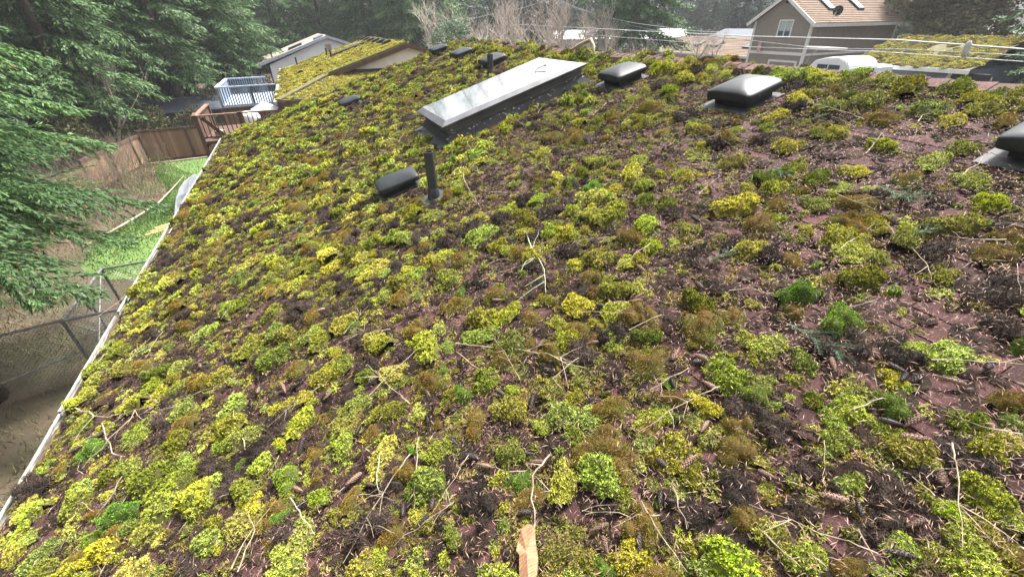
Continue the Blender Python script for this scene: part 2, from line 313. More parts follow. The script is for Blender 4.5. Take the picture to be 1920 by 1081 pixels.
# gutter, in lengths joined end to end, with debris lying in it
for i, (va, vb, dz, dx) in enumerate(((-2.4, 2.05, 0, 0), (2.07, 3.55, -.02, -.012), (3.57, 4.98, -.012, -.02), (5.02, 9.4, .012, 0), (9.41, 13.95, .005, .004))):
    x0 = ex-.085+dx; x1 = ex-.006; zt = ez-.015+dz; zb = zt-.12; t = .006
    prof = [(x1, zt), (x1, zb), (x0+.03, zb), (x0, zb+.06), (x0, zt), (x0+.016, zt), (x0+.016, zt-.012), (x0+t, zt-.012), (x0+t, zb+.062), (x0+.033, zb+t), (x1-t, zb+t), (x1-t, zt)]
    k = len(prof); b = MB(); b.add([(x, va, z) for x, z in prof]+[(x, vb, z) for x, z in prof], [(j, (j+1) % k, (j+1) % k+k, j+k) for j in range(k)])
    g = b.build('gutter', M['gutter'], house)
    b = MB(); nn = int((vb-va)/.06); vs = []; fs = []
    for j in range(nn+1):
        y = va+(vb-va)*j/nn; zz = zb+.075+.03*float(vnoise(y, i, .25, 4)); vs += [(x0+.02, y, zz), (x0+.06, y, zz+.012), (x1-.01, y, zz)]
    for j in range(nn): fs += [(3*j, 3*j+1, 3*j+4, 3*j+3), (3*j+1, 3*j+2, 3*j+5, 3*j+4)]
    b.add(vs, fs); b.build('debris', mat('gutter_debris', (.10,.065,.04), (.05,.045,.02), scale=30, rough=.95, bump=.8), g)
b = MB(); b.box(ex-.34, ex-.11, 2.18, 2.42, ez-.16, ez-.10); b.box(ex-.34, ex-.30, 2.2, 2.4, ez-1.5, ez-.16); b.build('downspout', M['gutter'], house, bev=.006)

# shingles: courses of tabs, each tab a thin wedge with an exposed butt edge
CE, TW = .143, .305
cells = []
for i in range(int((U1-U0)/CE)+1):
    u = U0+i*CE
    for j in range(int((V1-V0)/TW)+2):
        v = V0+j*TW-(TW/2 if i % 2 else 0)-(.07 if i % 3 == 0 else 0)
        if v+TW > V1 or v < V0: continue
        cells.append((u, v))
camr = lambda u, v: math.dist(pr(u, v), (0, 0, 0))
fwv = np.array(fw)
def inview(u, v):
    p = pr(u, v); z = p.dot(fw); return z > .3 and abs(p.dot(rt)/z) < 1.3 and -.9 < p.dot(up)/z < .75
cells.sort(key=lambda c: camr(c[0]+.07, c[1]+.15)+(0 if inview(c[0]+.07, c[1]+.15) else 100))
tabV = np.array([(0,.003,0),(CE+.012,.003,0),(CE+.012,TW-.003,0),(0,TW-.003,0),(0,.003,.006),(CE+.012,.003,.001),(CE+.012,TW-.003,.001),(0,TW-.003,.006)])
tabF = [(0,3,2,1),(4,5,6,7),(0,1,5,4),(1,2,6,5),(2,3,7,6),(3,0,4,7)]
tabs = []
for k in range(5):
    V = tabV.copy(); V[4:, 2] += np.random.default_rng(k).random(4)*.0009
    tabs.append(trimesh('shingle', V, tabF, M['shingle'], {'rnd': [.35+.08*k]*8}, True))
for k, (u, v) in enumerate(cells[:300]): link('shingle', tabs[random.randrange(5)], roof, RM@Matrix.Translation((u, v, -.008+random.random()*.001)))
for s in roof.children: s.matrix_parent_inverse = wm(roof).inverted()
rest = np.array(cells[300:]); n = len(rest); V = np.tile(tabV, (n, 1, 1)); V[:, :, 0] += rest[:, 0:1]; V[:, :, 1] += rest[:, 1:2]; V[:, :, 2] -= .008
V[:, 4:, 2] += rng.random((n, 4))*.0009
Fr = (np.arange(n)[:, None, None]*8+np.array(tabF)[None]).reshape(-1, 4)
o = link('shingle_field', trimesh('shingle_field', V.reshape(-1, 3), Fr, M['shingle'], {'rnd': np.repeat(.3+.4*rng.random(n), 8)}, True), roof, RM.copy()); o.matrix_parent_inverse = wm(roof).inverted(); o['kind'] = 'stuff'
# ridge caps
b = MB(); a = .15
capV = [(-a*cP, 0, -a*sP+.012), (0, 0, .018), (a*cP, 0, -a*sP+.012), (-a*cP, .19, -a*sP+.002), (0, .19, .008), (a*cP, .19, -a*sP+.002)]
capV = capV+[(x, y, z-.007) for x, y, z in capV]
capF = [(0,1,4,3),(1,2,5,4),(6,9,10,7),(7,10,11,8),(0,6,7,1),(1,7,8,2),(3,4,10,9),(4,5,11,10),(0,3,9,6),(2,8,11,5)]
cme = bpy.data.meshes.new('ridge_cap'); cme.from_pydata(capV, [], capF); cme.materials.append(M['ridge'])
for j in range(int((V1-V0)/.14)):
    o = link('ridge_cap', cme, roof, Matrix.Translation((rx, V0+j*.14, rz_+.012+random.random()*.004))@Matrix.Rotation((random.random()-.5)*.03, 4, 'Z')); o.matrix_parent_inverse = wm(roof).inverted()

# ------------------------------------------------------------------ skylight
sk = tag(empty('skylight', mw=RM@Matrix.Translation((2.245, 6.24, 0))), 'long grey framed roof skylight with a raised curb and a pane reflecting sky', 'skylight')
I = Matrix()
def ringbox(b, a0, a1, b0, b1, w, z0, z1):
    b.box(a0, a1, b0, b0+w, z0, z1); b.box(a0, a1, b1-w, b1, z0, z1); b.box(a0, a0+w, b0+w, b1-w, z0, z1); b.box(a1-w, a1, b0+w, b1-w, z0, z1)
b = MB(); b.box(-1.04, 1.04, -.60, .60, -.02, .215); b.build('curb', M['curb'], sk, mw=I, bev=.006)
b = MB(); b.add([(-1.13,-.69,-.01),(1.13,-.69,-.01),(1.13,.69,-.01),(-1.13,.69,-.01),(-1.06,-.625,.095),(1.06,-.625,.095),(1.06,.625,.095),(-1.06,.625,.095)], [(0,1,5,4),(1,2,6,5),(2,3,7,6),(3,0,4,7),(4,5,6,7)]); b.build('flashing', M['flashdark'], sk, mw=I)
b = MB(); b.box(-1.052, 1.052, -.612, .612, .175, .185); b.box(-1.052, 1.052, -.612, .612, .125, .133); b.build('curb_rib', M['frame'], sk, mw=I)
b = MB(); b.add([(-1.09,-.66,.21),(1.09,-.66,.21),(1.09,.66,.21),(-1.09,.66,.21),(-1.11,-.68,.245),(1.11,-.68,.245),(1.11,.68,.245),(-1.11,.68,.245),(-1.02,-.60,.285),(1.02,-.60,.285),(1.02,.60,.285),(-1.02,.60,.285)],
      [(0,3,2,1)]+[(i, (i+1) % 4, (i+1) % 4+4, i+4) for i in range(4)]+[(i+4, (i+1) % 4+4, (i+1) % 4+8, i+8) for i in range(4)]); b.build('frame', M['frame'], sk, mw=I, bev=.004)
b = MB(); b.box(-1.018, 1.018, -.598, .598, .26, .283); b.build('pane', M['glass'], sk, mw=I)
b = MB(); b.box(-1.26, -1.06, -.66, .66, .010, .014); b.build('apron', M['flash'], sk, mw=I)
b = MB()
for k in range(45):
    x = random.uniform(-1.1, 1.08); z = random.gauss(.085, .022); y = -.622-.07*max(0, (.095-z)/.105)-.004 if z < .095 else -.606; s = random.uniform(.003, .009)
    b.box(x-s*1.6, x+s*1.6, y-.004, y+.004, z-s, z+s*random.random())
o = b.build('lichen_crust', M['grime'], sk, mw=I); o['kind'] = 'stuff'
b = MB(); q = [(.62,-.36),(.60,-.22),(.55,-.16),(.66,-.02),(.76,.0),(.80,-.05),(.84,.10)]
b.tube([(x, y, .286) for x, y in q], .0035, 4); b.build('crack_line', M['vent_dk'], sk, mw=I)

# ------------------------------------------------------------------ roof vents and pipes
def hood_mesh(du, dv, h0, h1, slant, name):
    vs = []; n = 44; fs = []
    lev = [(h0, 1.0), (h0+.012, 1.01), (h0+(h1-h0)*.60, 1.0), (h0+(h1-h0)*.70, .985), (h0+(h1-h0)*.77, .95), (h0+(h1-h0)*.90, .74), (h1, .45), (h1+.004, .2)]
    for z, s in lev:
        for k in range(n):
            t = 2*math.pi*(k+.5)/n; c, q = math.cos(t), math.sin(t); e = .22
            x = math.copysign(abs(c)**e, c)*du/2*s; y = math.copysign(abs(q)**e, q)*dv/2*s
            zz = z-(z-h0)*slant*(.5+x/du)-(z-h0)*.34*(2*y/dv)**2
            vs.append((x, y, zz))
    L = len(lev)
    for i in range(L-1):
        for k in range(n): fs.append((i*n+k, i*n+(k+1) % n, (i+1)*n+(k+1) % n, (i+1)*n+k))
    vs.append((0, 0, h1+.008-(h1-h0)*slant*.5)); c = len(vs)-1
    fs += [((L-1)*n+k, (L-1)*n+(k+1) % n, c) for k in range(n)]; fs.append(tuple(range(n-1, -1, -1)))
    me = bpy.data.meshes.new(name); me.from_pydata(vs, [], fs); me.polygons.foreach_set('use_smooth', [len(f) < 10 for f in fs]); me.materials.append(M['vent'])
    return me
def vent_at(u, v, du, dv, h0, h1, slant, label, rz=0):
    r = tag(empty('roof_vent', mw=onroof(u, v, 0, rz)), label, 'roof vent', 'roof vents on the mossy slope')
    link('hood', hood_mesh(du, dv, h0, h1, slant, 'hood'), r, I.copy())
    b = MB(); b.box(-du*.36, du*.36, -dv*.36, dv*.36, -.01, h0+.03); b.build('collar', M['vent_dk'], r, mw=I)
    b = MB(); b.box(-du*.62, du*.5, -dv*.52, dv*.56, .006, .010); b.build('flange', M['flash'], r, mw=I)
    for s in (-1, 1):
        b = MB(); b.tube([(-du*.2, s*(dv/2+.001), h0+.03), (-du*.2, s*(dv/2+.006), h0+.03)], .008, 6); b.build('rivet', M['flash'], r, mw=I)
vent_at(3.52, 3.16, .46, .50, .08, .205, .12, 'big dark grey domed roof vent right of the skylight, below the brown house', .03)
vent_at(3.52, 5.06, .46, .50, .08, .205, .12, 'dark grey domed roof vent just right of the upper end of the skylight', -.04)
vent_at(3.33, 9.12, .46, .52, .08, .205, .12, 'grey roof vent beside the short pipe, left of the skylight top', .02)
vent_at(3.42, 11.35, .46, .50, .08, .205, .12, 'middle one of the three small looking roof vents near the far ridge', .05)
vent_at(3.45, 13.45, .46, .50, .08, .205, .12, 'farthest roof vent, by the far end of the ridge and the cream gable', 0)
vent_at(3.50, .94, .46, .50, .08, .205, .12, 'dark roof vent cut off by the right edge of the picture')
vent_at(.29, 4.92, .48, .38, .06, .18, .18, 'glossy black low roof vent beside the tall vent pipe', -.03)
vent_at(.47, 11.1, .48, .42, .06, .19, .18, 'lone low black roof vent low on the far part of the slope', .06)
def pipe_at(u, v, L, r, label, lean):
    p = tag(empty('vent_pipe', mw=Matrix.Translation(pr(u, v, 0))@Matrix.Rotation(lean, 4, 'Y')), label, 'vent pipe')
    n = 20; vs = []
    for z, q in ((-.05, r), (L, r), (L, r*.86), (L-.12, r*.86)): vs += [(q*math.cos(6.2832*k/n), q*math.sin(6.2832*k/n), z) for k in range(n)]
    fs = [(i*n+k, i*n+(k+1) % n, (i+1)*n+(k+1) % n, (i+1)*n+k) for i in range(3) for k in range(n)]+[tuple(range(3*n, 4*n))]
    b = MB(); b.add(vs, fs); b.build('pipe', M['pipe'], p, mw=I, smooth=False)
    vs = []
    for z, q in ((-.04, r*1.6), (.03, r*1.35), (.09, r*1.15), (.11, r*1.04)): vs += [(q*math.cos(6.2832*k/n), q*math.sin(6.2832*k/n), z) for k in range(n)]
    b = MB(); b.add(vs, fs[:3*n]); b.build('boot', M['pipe'], p, mw=I, smooth=True)
    b = MB(); b.box(-.16, .14, -.13, .13, .008, .012); b.build('flashing', M['flash'], p, mw=wm(p).inverted()@RM@Matrix.Translation((u, v, 0)))
    return p
pipe_at(.52, 4.22, .47, .048, 'tall black vent pipe standing below the skylight', -.02)
pipe_at(2.92, 8.3, .36, .055, 'short dark vent pipe peeking over the upper skylight edge', 0)

# positions on the roof in metres (u up the slope, v along the ridge[, radius, kind])
MOSS="""0.14,2.67,0.102,Y 0.05,3.0,0.051,O 0.63,2.34,0.045,G 0.2,2.46,0.053,G 0.09,2.36,0.073,O 0.22,2.09,0.116,Y 0.37,2.02,0.081,Y 0.49,1.89,0.065,O 0.76,1.77,0.087,Y 0.9,1.81,0.059,O 0.99,1.72,0.083,Y -0.19,2.33,0.092,O -0.06,2.19,0.062,Y -0.47,2.4,0.085,Y -0.17,2.09,0.099,Y -0.39,2.05,0.078,Y -0.13,1.86,0.04,G 0.89,1.32,0.076,Y 0.78,1.19,0.093,O 0.56,1.4,0.048,Y 0.6,1.73,0.056,Y 0.38,2.25,0.079,O 0.59,3.01,0.131,Y 1.09,2.49,0.1,Y 1.44,2.43,0.112,Y 1.4,2.1,0.092,O 1.41,1.93,0.07,Y 0.72,2.55,0.087,O 0.95,1.94,0.075,O 1.09,2.08,0.097,Y 0.59,3.23,0.115,D 0.99,2.31,0.091,D 0.34,2.47,0.076,D -0.26,3.11,0.069,D 0.64,2.15,0.057,D 1.28,1.55,0.047,D 0.7,1.67,0.05,D 2.03,1.64,0.094,O 2.36,1.55,0.08,Y 2.54,0.94,0.092,Y 2.65,0.86,0.038,G 2.59,0.74,0.065,O 2.42,0.71,0.076,O 2.06,1.87,0.122,Y 2.1,1.39,0.05,Y 2.25,1.23,0.075,O 2.34,1.17,0.068,Y 2.06,1.25,0.045,Y 2.14,1.14,0.058,Y 1.84,1.25,0.065,O 1.84,1.06,0.055,O 1.91,0.96,0.08,Y 2.15,0.76,0.063,Y 1.63,1.05,0.094,G 1.52,1.01,0.063,O 1.6,0.83,0.094,G 1.14,1.19,0.104,O 1.3,1.15,0.066,O 1.45,1.17,0.039,Y 1.25,1.34,0.081,Y 1.24,1.03,0.052,Y 1.27,0.93,0.07,Y 1.02,0.91,0.093,Y 1.1,0.81,0.052,Y 1.7,0.48,0.076,Y 1.94,0.38,0.047,G 2.2,0.5,0.032,G 1.3,0.76,0.052,Y 1.76,1.61,0.072,D 1.81,1.4,0.077,D 1.57,1.69,0.073,D 1.42,1.4,0.072,D 1.53,1.13,0.044,D 1.5,0.76,0.1,D 1.66,0.64,0.065,D 2.32,0.87,0.081,D 2.19,0.57,0.094,D 2.0,0.45,0.084,D 1.94,1.36,0.037,D 1.91,2.02,0.067,D -2.37,2.79,0.077,G -2.03,2.43,0.071,Y -1.29,1.76,0.069,Y -1.72,1.98,0.103,Y -1.8,1.93,0.084,Y -1.99,2.09,0.102,G -1.05,1.71,0.077,G -1.09,1.5,0.051,G -0.98,2.04,0.077,Y -1.1,2.28,0.059,Y -1.77,2.43,0.082,Y -2.01,1.97,0.07,O -1.47,1.59,0.061,Y -1.84,1.67,0.089,Y -1.45,1.7,0.053,Y -1.09,1.25,0.08,Y -0.89,1.49,0.051,Y -2.7,2.56,0.064,Y -2.55,2.29,0.054,Y -2.76,3.53,0.083,Y -1.34,1.98,0.038,G -1.88,2.27,0.05,O -0.91,1.62,0.035,O -1.52,2.07,0.075,D -1.24,2.0,0.075,D -1.54,1.53,0.069,D -1.2,2.21,0.064,D -0.09,1.61,0.063,G -0.65,1.93,0.079,Y -0.47,1.77,0.079,Y -0.35,1.67,0.052,Y -0.09,1.39,0.074,O 0.28,1.21,0.077,Y 0.47,1.07,0.074,O 0.38,0.95,0.088,O 0.6,0.93,0.057,Y 0.55,0.9,0.051,O 0.74,0.97,0.061,O 0.69,0.88,0.035,G -0.57,1.51,0.08,Y -0.3,1.37,0.067,Y -0.36,1.24,0.049,G -0.03,1.01,0.06,G 0.12,0.91,0.076,Y -0.49,1.26,0.049,G -0.58,1.22,0.043,Y -0.61,1.12,0.064,O -0.76,1.39,0.055,O -0.47,1.36,0.063,O -0.16,0.95,0.033,Y 0.01,0.7,0.068,Y 0.05,0.62,0.058,Y 0.09,0.55,0.052,G 0.29,0.72,0.046,Y 0.48,0.66,0.046,Y 0.16,1.39,0.049,O -0.12,0.83,0.025,O -0.08,0.64,0.039,Y -0.58,1.69,0.057,O -0.44,1.64,0.056,D -0.26,1.71,0.059,D 0.01,1.32,0.052,D -0.44,0.96,0.039,D 0.09,0.85,0.039,D -0.2,1.1,0.056,D 0.45,0.85,0.045,D -0.21,0.86,0.042,D 1.01,0.77,0.069,G 0.82,0.86,0.061,Y 0.75,0.85,0.042,Y 0.86,0.72,0.053,O 0.78,0.64,0.07,O 1.24,0.51,0.067,Y 1.15,0.54,0.046,Y 1.1,0.48,0.057,Y 1.36,0.46,0.066,G 1.66,0.27,0.062,O 1.58,0.23,0.047,G 1.48,0.28,0.061,Y 1.43,0.28,0.042,Y 1.42,0.19,0.055,Y 1.51,0.18,0.037,Y 1.0,0.34,0.041,Y 0.63,0.35,0.054,Y 0.65,0.3,0.053,Y 1.23,0.12,0.068,Y 1.23,0.08,0.06,Y 1.14,0.14,0.043,Y 1.09,0.07,0.062,Y 1.13,0.04,0.055,Y 1.14,-0.02,0.047,O 1.01,0.02,0.063,Y 0.37,0.39,0.059,Y 0.49,0.32,0.042,O 0.91,0.16,0.05,Y 0.57,0.65,0.052,Y 0.74,0.18,0.056,O 0.6,0.46,0.053,O 0.63,0.51,0.082,D 0.94,0.62,0.07,D 0.49,0.53,0.064,D 1.33,0.21,0.08,D 1.04,0.27,0.069,D 0.99,0.24,0.059,D 0.89,0.2,0.045,D 0.36,0.56,0.05,D 0.28,1.04,0.053,Y -0.82,2.33,0.095,Y -0.71,2.36,0.083,Y -0.56,2.14,0.066,Y -0.99,2.54,0.078,O -0.83,2.71,0.083,Y -0.62,2.8,0.086,Y -0.85,3.09,0.083,O -1.15,3.12,0.082,Y -1.36,3.08,0.088,Y -1.54,2.9,0.091,Y -1.69,2.91,0.083,O -1.42,2.49,0.082,Y -1.77,2.7,0.078,Y -2.02,3.05,0.077,Y -2.28,3.63,0.087,O -1.76,3.65,0.081,Y -1.5,3.85,0.085,Y -1.23,3.84,0.086,O -0.96,3.73,0.085,Y -0.69,3.37,0.08,Y -0.37,3.65,0.086,Y -0.03,3.76,0.089,Y -0.45,4.24,0.096,O -0.88,4.61,0.09,Y -1.35,4.7,0.089,Y 1.82,2.25,0.078,Y 2.17,2.42,0.083,Y 2.53,2.3,0.099,Y 2.91,2.17,0.098,Y 3.19,2.04,0.088,Y 3.17,1.7,0.081,Y 3.11,1.35,0.08,Y 2.98,1.07,0.079,Y 2.82,0.92,0.074,Y 2.87,1.35,0.079,O 2.79,1.61,0.077,Y 2.37,1.85,0.08,Y 2.7,1.76,0.073,D 2.89,2.43,0.086,D 3.52,2.29,0.069,D 3.55,1.92,0.079,O 3.34,1.32,0.074,Y 3.89,1.5,0.109,Y 4.14,1.82,0.096,Y 4.04,2.08,0.127,Y 4.16,2.35,0.109,Y 4.04,2.54,0.112,Y 4.05,2.78,0.099,Y 4.01,3.07,0.135,Y 3.87,4.73,0.149,Y 4.02,4.43,0.143,Y 3.94,6.73,0.175,Y 4.01,5.56,0.137,Y 3.78,2.22,0.112,Y 3.74,1.76,0.108,Y 3.65,2.67,0.094,Y 3.75,1.35,0.083,O 3.66,1.58,0.073,Y 0.69,0.94,0.048,Y 0.37,1.47,0.051,D 0.61,1.23,0.048,D -0.77,1.73,0.062,Y -0.92,1.77,0.051,O -0.7,1.27,0.048,Y -1.23,1.55,0.051,Y -1.42,2.18,0.069,Y 0.94,0.44,0.051,D 0.79,0.38,0.052,D 1.07,0.17,0.041,D 1.17,0.27,0.048,D"""
CONES="""-2.01,2.85 -0.99,2.38 -0.98,1.85 -2.53,2.90 -1.25,2.53 -0.30,1.58 -0.22,1.37 0.06,1.10 0.08,1.04 -0.13,1.16 -0.53,1.19 -0.46,1.09 -0.06,0.88 0.50,0.76 0.41,0.65 0.44,0.61 0.14,0.62 0.16,0.68 0.20,1.33 -0.66,1.76 1.28,0.42 1.34,0.38 1.28,0.34 0.78,0.51 1.01,0.17 1.21,0.22 0.89,0.14 0.85,1.67 0.90,1.64 0.94,1.62 1.06,1.59 1.09,1.28 0.92,1.14 -0.66,2.44 0.04,2.28 0.38,2.18 1.93,1.19 1.50,0.51 1.53,0.48 0.97,1.04 1.01,1.05 -0.53,2.06 -0.80,2.14 -1.52,3.06 -1.73,3.17 -1.78,2.60 1.12,2.98 1.30,3.02 1.02,1.57 1.52,0.55 1.37,0.70 0.91,0.91 -0.17,1.24 -0.72,1.48 -1.02,1.36 0.25,0.57 0.89,0.34 1.60,0.41 1.76,0.38 0.92,0.28"""
STICKS=[[(0.01,1.98),(0.26,1.72),(0.41,1.54),(0.50,1.40)],[(0.89,2.78),(0.81,2.46),(0.76,2.21),(0.65,1.99)],[(0.97,2.69),(0.80,2.48)],[(1.50,0.87),(1.65,0.88),(1.81,0.82)],[(1.63,0.50),(1.74,0.40),(1.83,0.31)],[(2.36,1.15),(2.26,0.97),(2.17,0.84),(2.07,0.76)],[(-2.70,3.42),(-2.40,3.10),(-2.22,3.01),(-1.95,2.90)],[(-2.38,3.03),(-2.19,2.63),(-2.08,2.53)],[(-2.22,3.01),(-2.28,3.17),(-2.26,3.24)],[(-2.46,2.93),(-2.35,2.93),(-2.21,3.00)],[(-2.39,2.37),(-2.25,2.31),(-2.15,2.19)],[(-2.05,2.36),(-2.08,2.22),(-2.13,2.15)],[(-1.30,1.37),(-1.25,1.47),(-1.10,1.60)],[(-1.27,1.34),(-1.20,1.50),(-1.26,1.65)],[(-0.73,1.24),(-0.64,1.17),(-0.58,1.10)],[(-1.03,1.56),(-0.97,1.42),(-0.92,1.30)],[(0.14,1.03),(0.03,0.99),(-0.05,0.82),(-0.13,0.67)],[(-0.37,1.48),(-0.43,1.30),(-0.48,1.15)],[(-0.57,1.52),(-0.61,1.40),(-0.61,1.31)],[(0.34,0.67),(0.32,0.54),(0.32,0.41)],[(0.47,0.65),(0.41,0.51)],[(0.85,0.24),(0.81,0.16)],[(1.12,0.19),(1.13,0.26)],[(-1.29,2.04),(-1.39,2.37),(-1.41,2.63)],[(-1.85,2.85),(-1.48,2.74)],[(0.53,1.41),(0.35,1.38),(0.36,1.29)],[(0.90,1.03),(0.69,1.04)],[(-0.56,1.94),(-0.33,2.05),(-0.16,2.13)],[(-0.01,1.91),(0.05,1.70),(0.06,1.58)],[(1.21,0.52),(1.34,0.49),(1.38,0.42)],[(0.84,1.40),(1.04,1.38)],[(-2.87,5.30),(-3.10,4.96)],[(0.07,0.81),(0.04,0.98)],[(0.61,0.37),(0.62,0.25)],[(-0.39,5.28),(-0.03,4.99)],[(0.94,4.41),(0.83,3.81),(0.77,3.43)],[(1.34,5.30),(1.17,4.50)],[(2.10,2.98),(2.12,2.60)],[(2.99,1.68),(3.30,1.78)],[(2.99,1.15),(3.28,1.18),(3.27,1.08)],[(2.01,2.14),(2.28,2.21)],[(2.02,1.15),(2.34,1.18)]]
SPRIGS=[(1.42,0.95,1.42,0.64),(1.52,1.54,1.71,1.51),(2.57,1.28,2.72,1.13),(2.67,1.40,2.61,1.13),(2.54,2.03,2.52,1.79),(2.30,1.02,2.46,0.95),(-0.83,5.10,-0.93,4.90),(1.35,5.78,1.56,5.91),(3.30,2.30,3.43,2.26)]

# ------------------------------------------------------------------ moss, litter, cones, sticks
def height_field(r, nb, h):
    c = r.random((nb, 2))*6.28; cx_ = np.cos(c[:, 0])*np.sqrt(c[:, 1]/6.28)*.8; cy_ = np.sin(c[:, 0])*np.sqrt(c[:, 1]/6.28)*.8
    br = .34+.26*r.random(nb); bh = h*(.65+.5*r.random(nb)); cx_[0] = cy_[0] = 0; br[0] = .55
    def H(x, y):
        d2 = ((x[:, None]-cx_)**2+(y[:, None]-cy_)**2)/br**2
        return np.max(bh*np.sqrt(np.clip(1-d2, 0, 1)), 1)
    return H
def tuft(seed, n, leaves, ll, lw, h=.55, nb=6, spread=(.25, 1.25), rust=0., jit=.35, core=True, flat=0.):
    r = np.random.default_rng(seed); H = height_field(r, nb, h)
    a = r.random(n*3)*6.28; q = np.sqrt(r.random(n*3))*1.1; x, y = q*np.cos(a), q*np.sin(a); z = H(x, y); k = z > .03
    x, y, z = x[k][:n], y[k][:n], z[k][:n]; n = len(x); e = .02
    N = np.stack([-(H(x+e, y)-H(x-e, y))/(2*e), -(H(x, y+e)-H(x, y-e))/(2*e), np.ones(n)], -1); N[:, :2] = np.clip(N[:, :2], -2.5, 2.5)
    N += r.normal(0, jit, N.shape); N[:, 2] = np.abs(N[:, 2]); N[:, 2] *= (1-flat); N /= np.linalg.norm(N, axis=1)[:, None]
    P0 = np.stack([x, y, z*.95], -1); P0 = np.repeat(P0, leaves, 0); N = np.repeat(N, leaves, 0); rs = np.repeat(r.random(n), leaves); m = len(P0)
    T = r.normal(0, 1, (m, 3)); T -= N*(T*N).sum(1)[:, None]; T /= np.linalg.norm(T, axis=1)[:, None]; B = np.cross(N, T)
    al = spread[0]+(spread[1]-spread[0])*r.random(m); D = N*np.cos(al)[:, None]+T*np.sin(al)[:, None]; L = ll*(.6+.8*r.random(m))[:, None]
    P0 = P0+N*ll*.25*r.random(m)[:, None]; wv = B*lw*(.7+.6*r.random(m))[:, None]
    V = np.stack([P0-wv, P0+wv, P0+D*L], 1).reshape(-1, 3); tip = np.tile([.36, .36, 1.], m); rn = np.repeat(rs*.7+.3*r.random(m), 3)
    F = np.arange(3*m).reshape(-1, 3)
    if core:
        na, nr = 14, 6; ca, cr = np.meshgrid(np.arange(na)*6.2832/na, np.linspace(0, 1.08, nr)); cxx, cyy = (cr*np.cos(ca)).ravel(), (cr*np.sin(ca)).ravel()
        cv = np.stack([cxx, cyy, np.where(H(cxx, cyy) > 0, H(cxx, cyy)*.93, -.1)], -1); i0 = len(V); cf = []
        for i in range(nr-1):
            for j in range(na):
                p = i0+i*na+j; p2 = i0+i*na+(j+1) % na; cf += [(p, p+na, p2+na), (p, p2+na, p2)]
        V = np.concatenate([V, cv]); F = np.concatenate([F, np.array(cf)]); tip = np.concatenate([tip, np.full(len(cv), .16)]); rn = np.concatenate([rn, np.full(len(cv), .35)])  # core coloured extra dark, painting in the shade between shoots
    ru = np.zeros(len(V))
    if rust:
        nz = vnoise(V[:, 0]*1.0, V[:, 1]*1.0, .45, seed+40); ru = np.clip(rust*(np.clip(V[:, 2]/h*1.3-.35, 0, 1)*1.1+(nz-.5)*1.2), 0, .92)
    return V, F, {'tip': tip, 'rnd': rn, 'rust': ru}
PY = [tuft(10+k, 300, 7, .12, .025, .62, 9, jit=.5) for k in range(6)]                      # feathery yellow-green tufts
PO = [tuft(30+k, 900, 2, .085, .013, .60, 8, (.0, .6), rust=.58, jit=.18) for k in range(3)]    # velvety cushions with rusty tops
PG = [tuft(50+k, 800, 2, .085, .015, .66, 5, (.0, .7), jit=.2) for k in range(2)]     # fresh green cushions
PD = [tuft(60+k, 420, 2, .30, .014, .50, 8, (.9, 1.75), jit=.9) for k in range(3)]    # dead, flattened clumps
PL = [tuft(80+k, 60, 5, .20, .05, .22, 6, (.4, 1.4), jit=.5, core=False) for k in range(3)]     # thin straggling mats
PYf = [tuft(110+k, 75, 5, .21, .06, .58, 7) for k in range(4)]                        # the same, coarser, for the far slope
PROT = {'Y': PY, 'O': PO, 'G': PG, 'D': PD}
MESH = {k: [trimesh({'Y': 'moss_tuft', 'O': 'rusty_moss_cushion', 'G': 'green_moss_cushion', 'D': 'dead_moss_clump'}[k], *p[:2], M['dead' if k == 'D' else 'moss'], p[2]) for p in v] for k, v in PROT.items()}
def tint(k, r=random):
    j = lambda a, b: r.uniform(a, b)
    if k == 'Y': c = (.52, .53, .055); g = j(.45, 1.15); return (c[0]*g*j(.78, 1.15), c[1]*g, c[2]*g*j(.6, 2.0))
    if k == 'G': c = (.23, .42, .03); g = j(.8, 1.15); return (c[0]*g*j(.8, 1.3), c[1]*g, c[2]*g)
    if k == 'O': c = (.36, .36, .035); g = j(.75, 1.15); return (c[0]*g*j(.9, 1.15), c[1]*g, c[2]*g)
    if k == 'D': g = j(.35, 1.3); return (.062*g, .042*g, .032*g)
    g = j(.35, 1.1); return (.26*g*j(.8, 1.25), .24*g, .045*g)
LAND = [('bark flake', -.12, .74), ('lower skylight end', 1.1, 6.2), ('upper skylight end', 3.4, 6.2), ('tall vent pipe', .52, 4.22), ('glossy low black vent', .29, 4.92), ('lone far black vent', .47, 11.1), ('big domed vent', 3.52, 3.16), ('vent by the skylight', 3.52, 5.06),
        ('vent at the right edge', 3.50, .94), ('largest fir sprig', 1.42, .8), ('upper right fir sprig', 2.65, 1.25), ('longest forked stick', .26, 1.72), ('lichen crusted twig', .8, 2.45), ('bent stick at the right', 1.65, .88), ('thin stick at the right edge', 1.74, .4), ('curved pale twig', 2.22, .97),
        ('crooked branch by the gutter', -2.3, 3.0), ('straw stalks at the bottom', -1.25, 1.5), ('pale green lichen twig', -1.0, 1.45), ('thin pale stem', -.43, 1.3), ('gutter joint', -2.8, 5.0), ('white downspout corner', -2.7, 2.3), ('thin brown twig below', .33, .55), ('bottom right corner', 1.05, .02), ('sprig amid dark clumps', 1.6, 1.52)]
def scr(u, v): p = pr(u, v); z = p.dot(fw); return p.dot(rt)/z, p.dot(up)/z
LS = [(n, *scr(a, c)) for n, a, c in LAND]
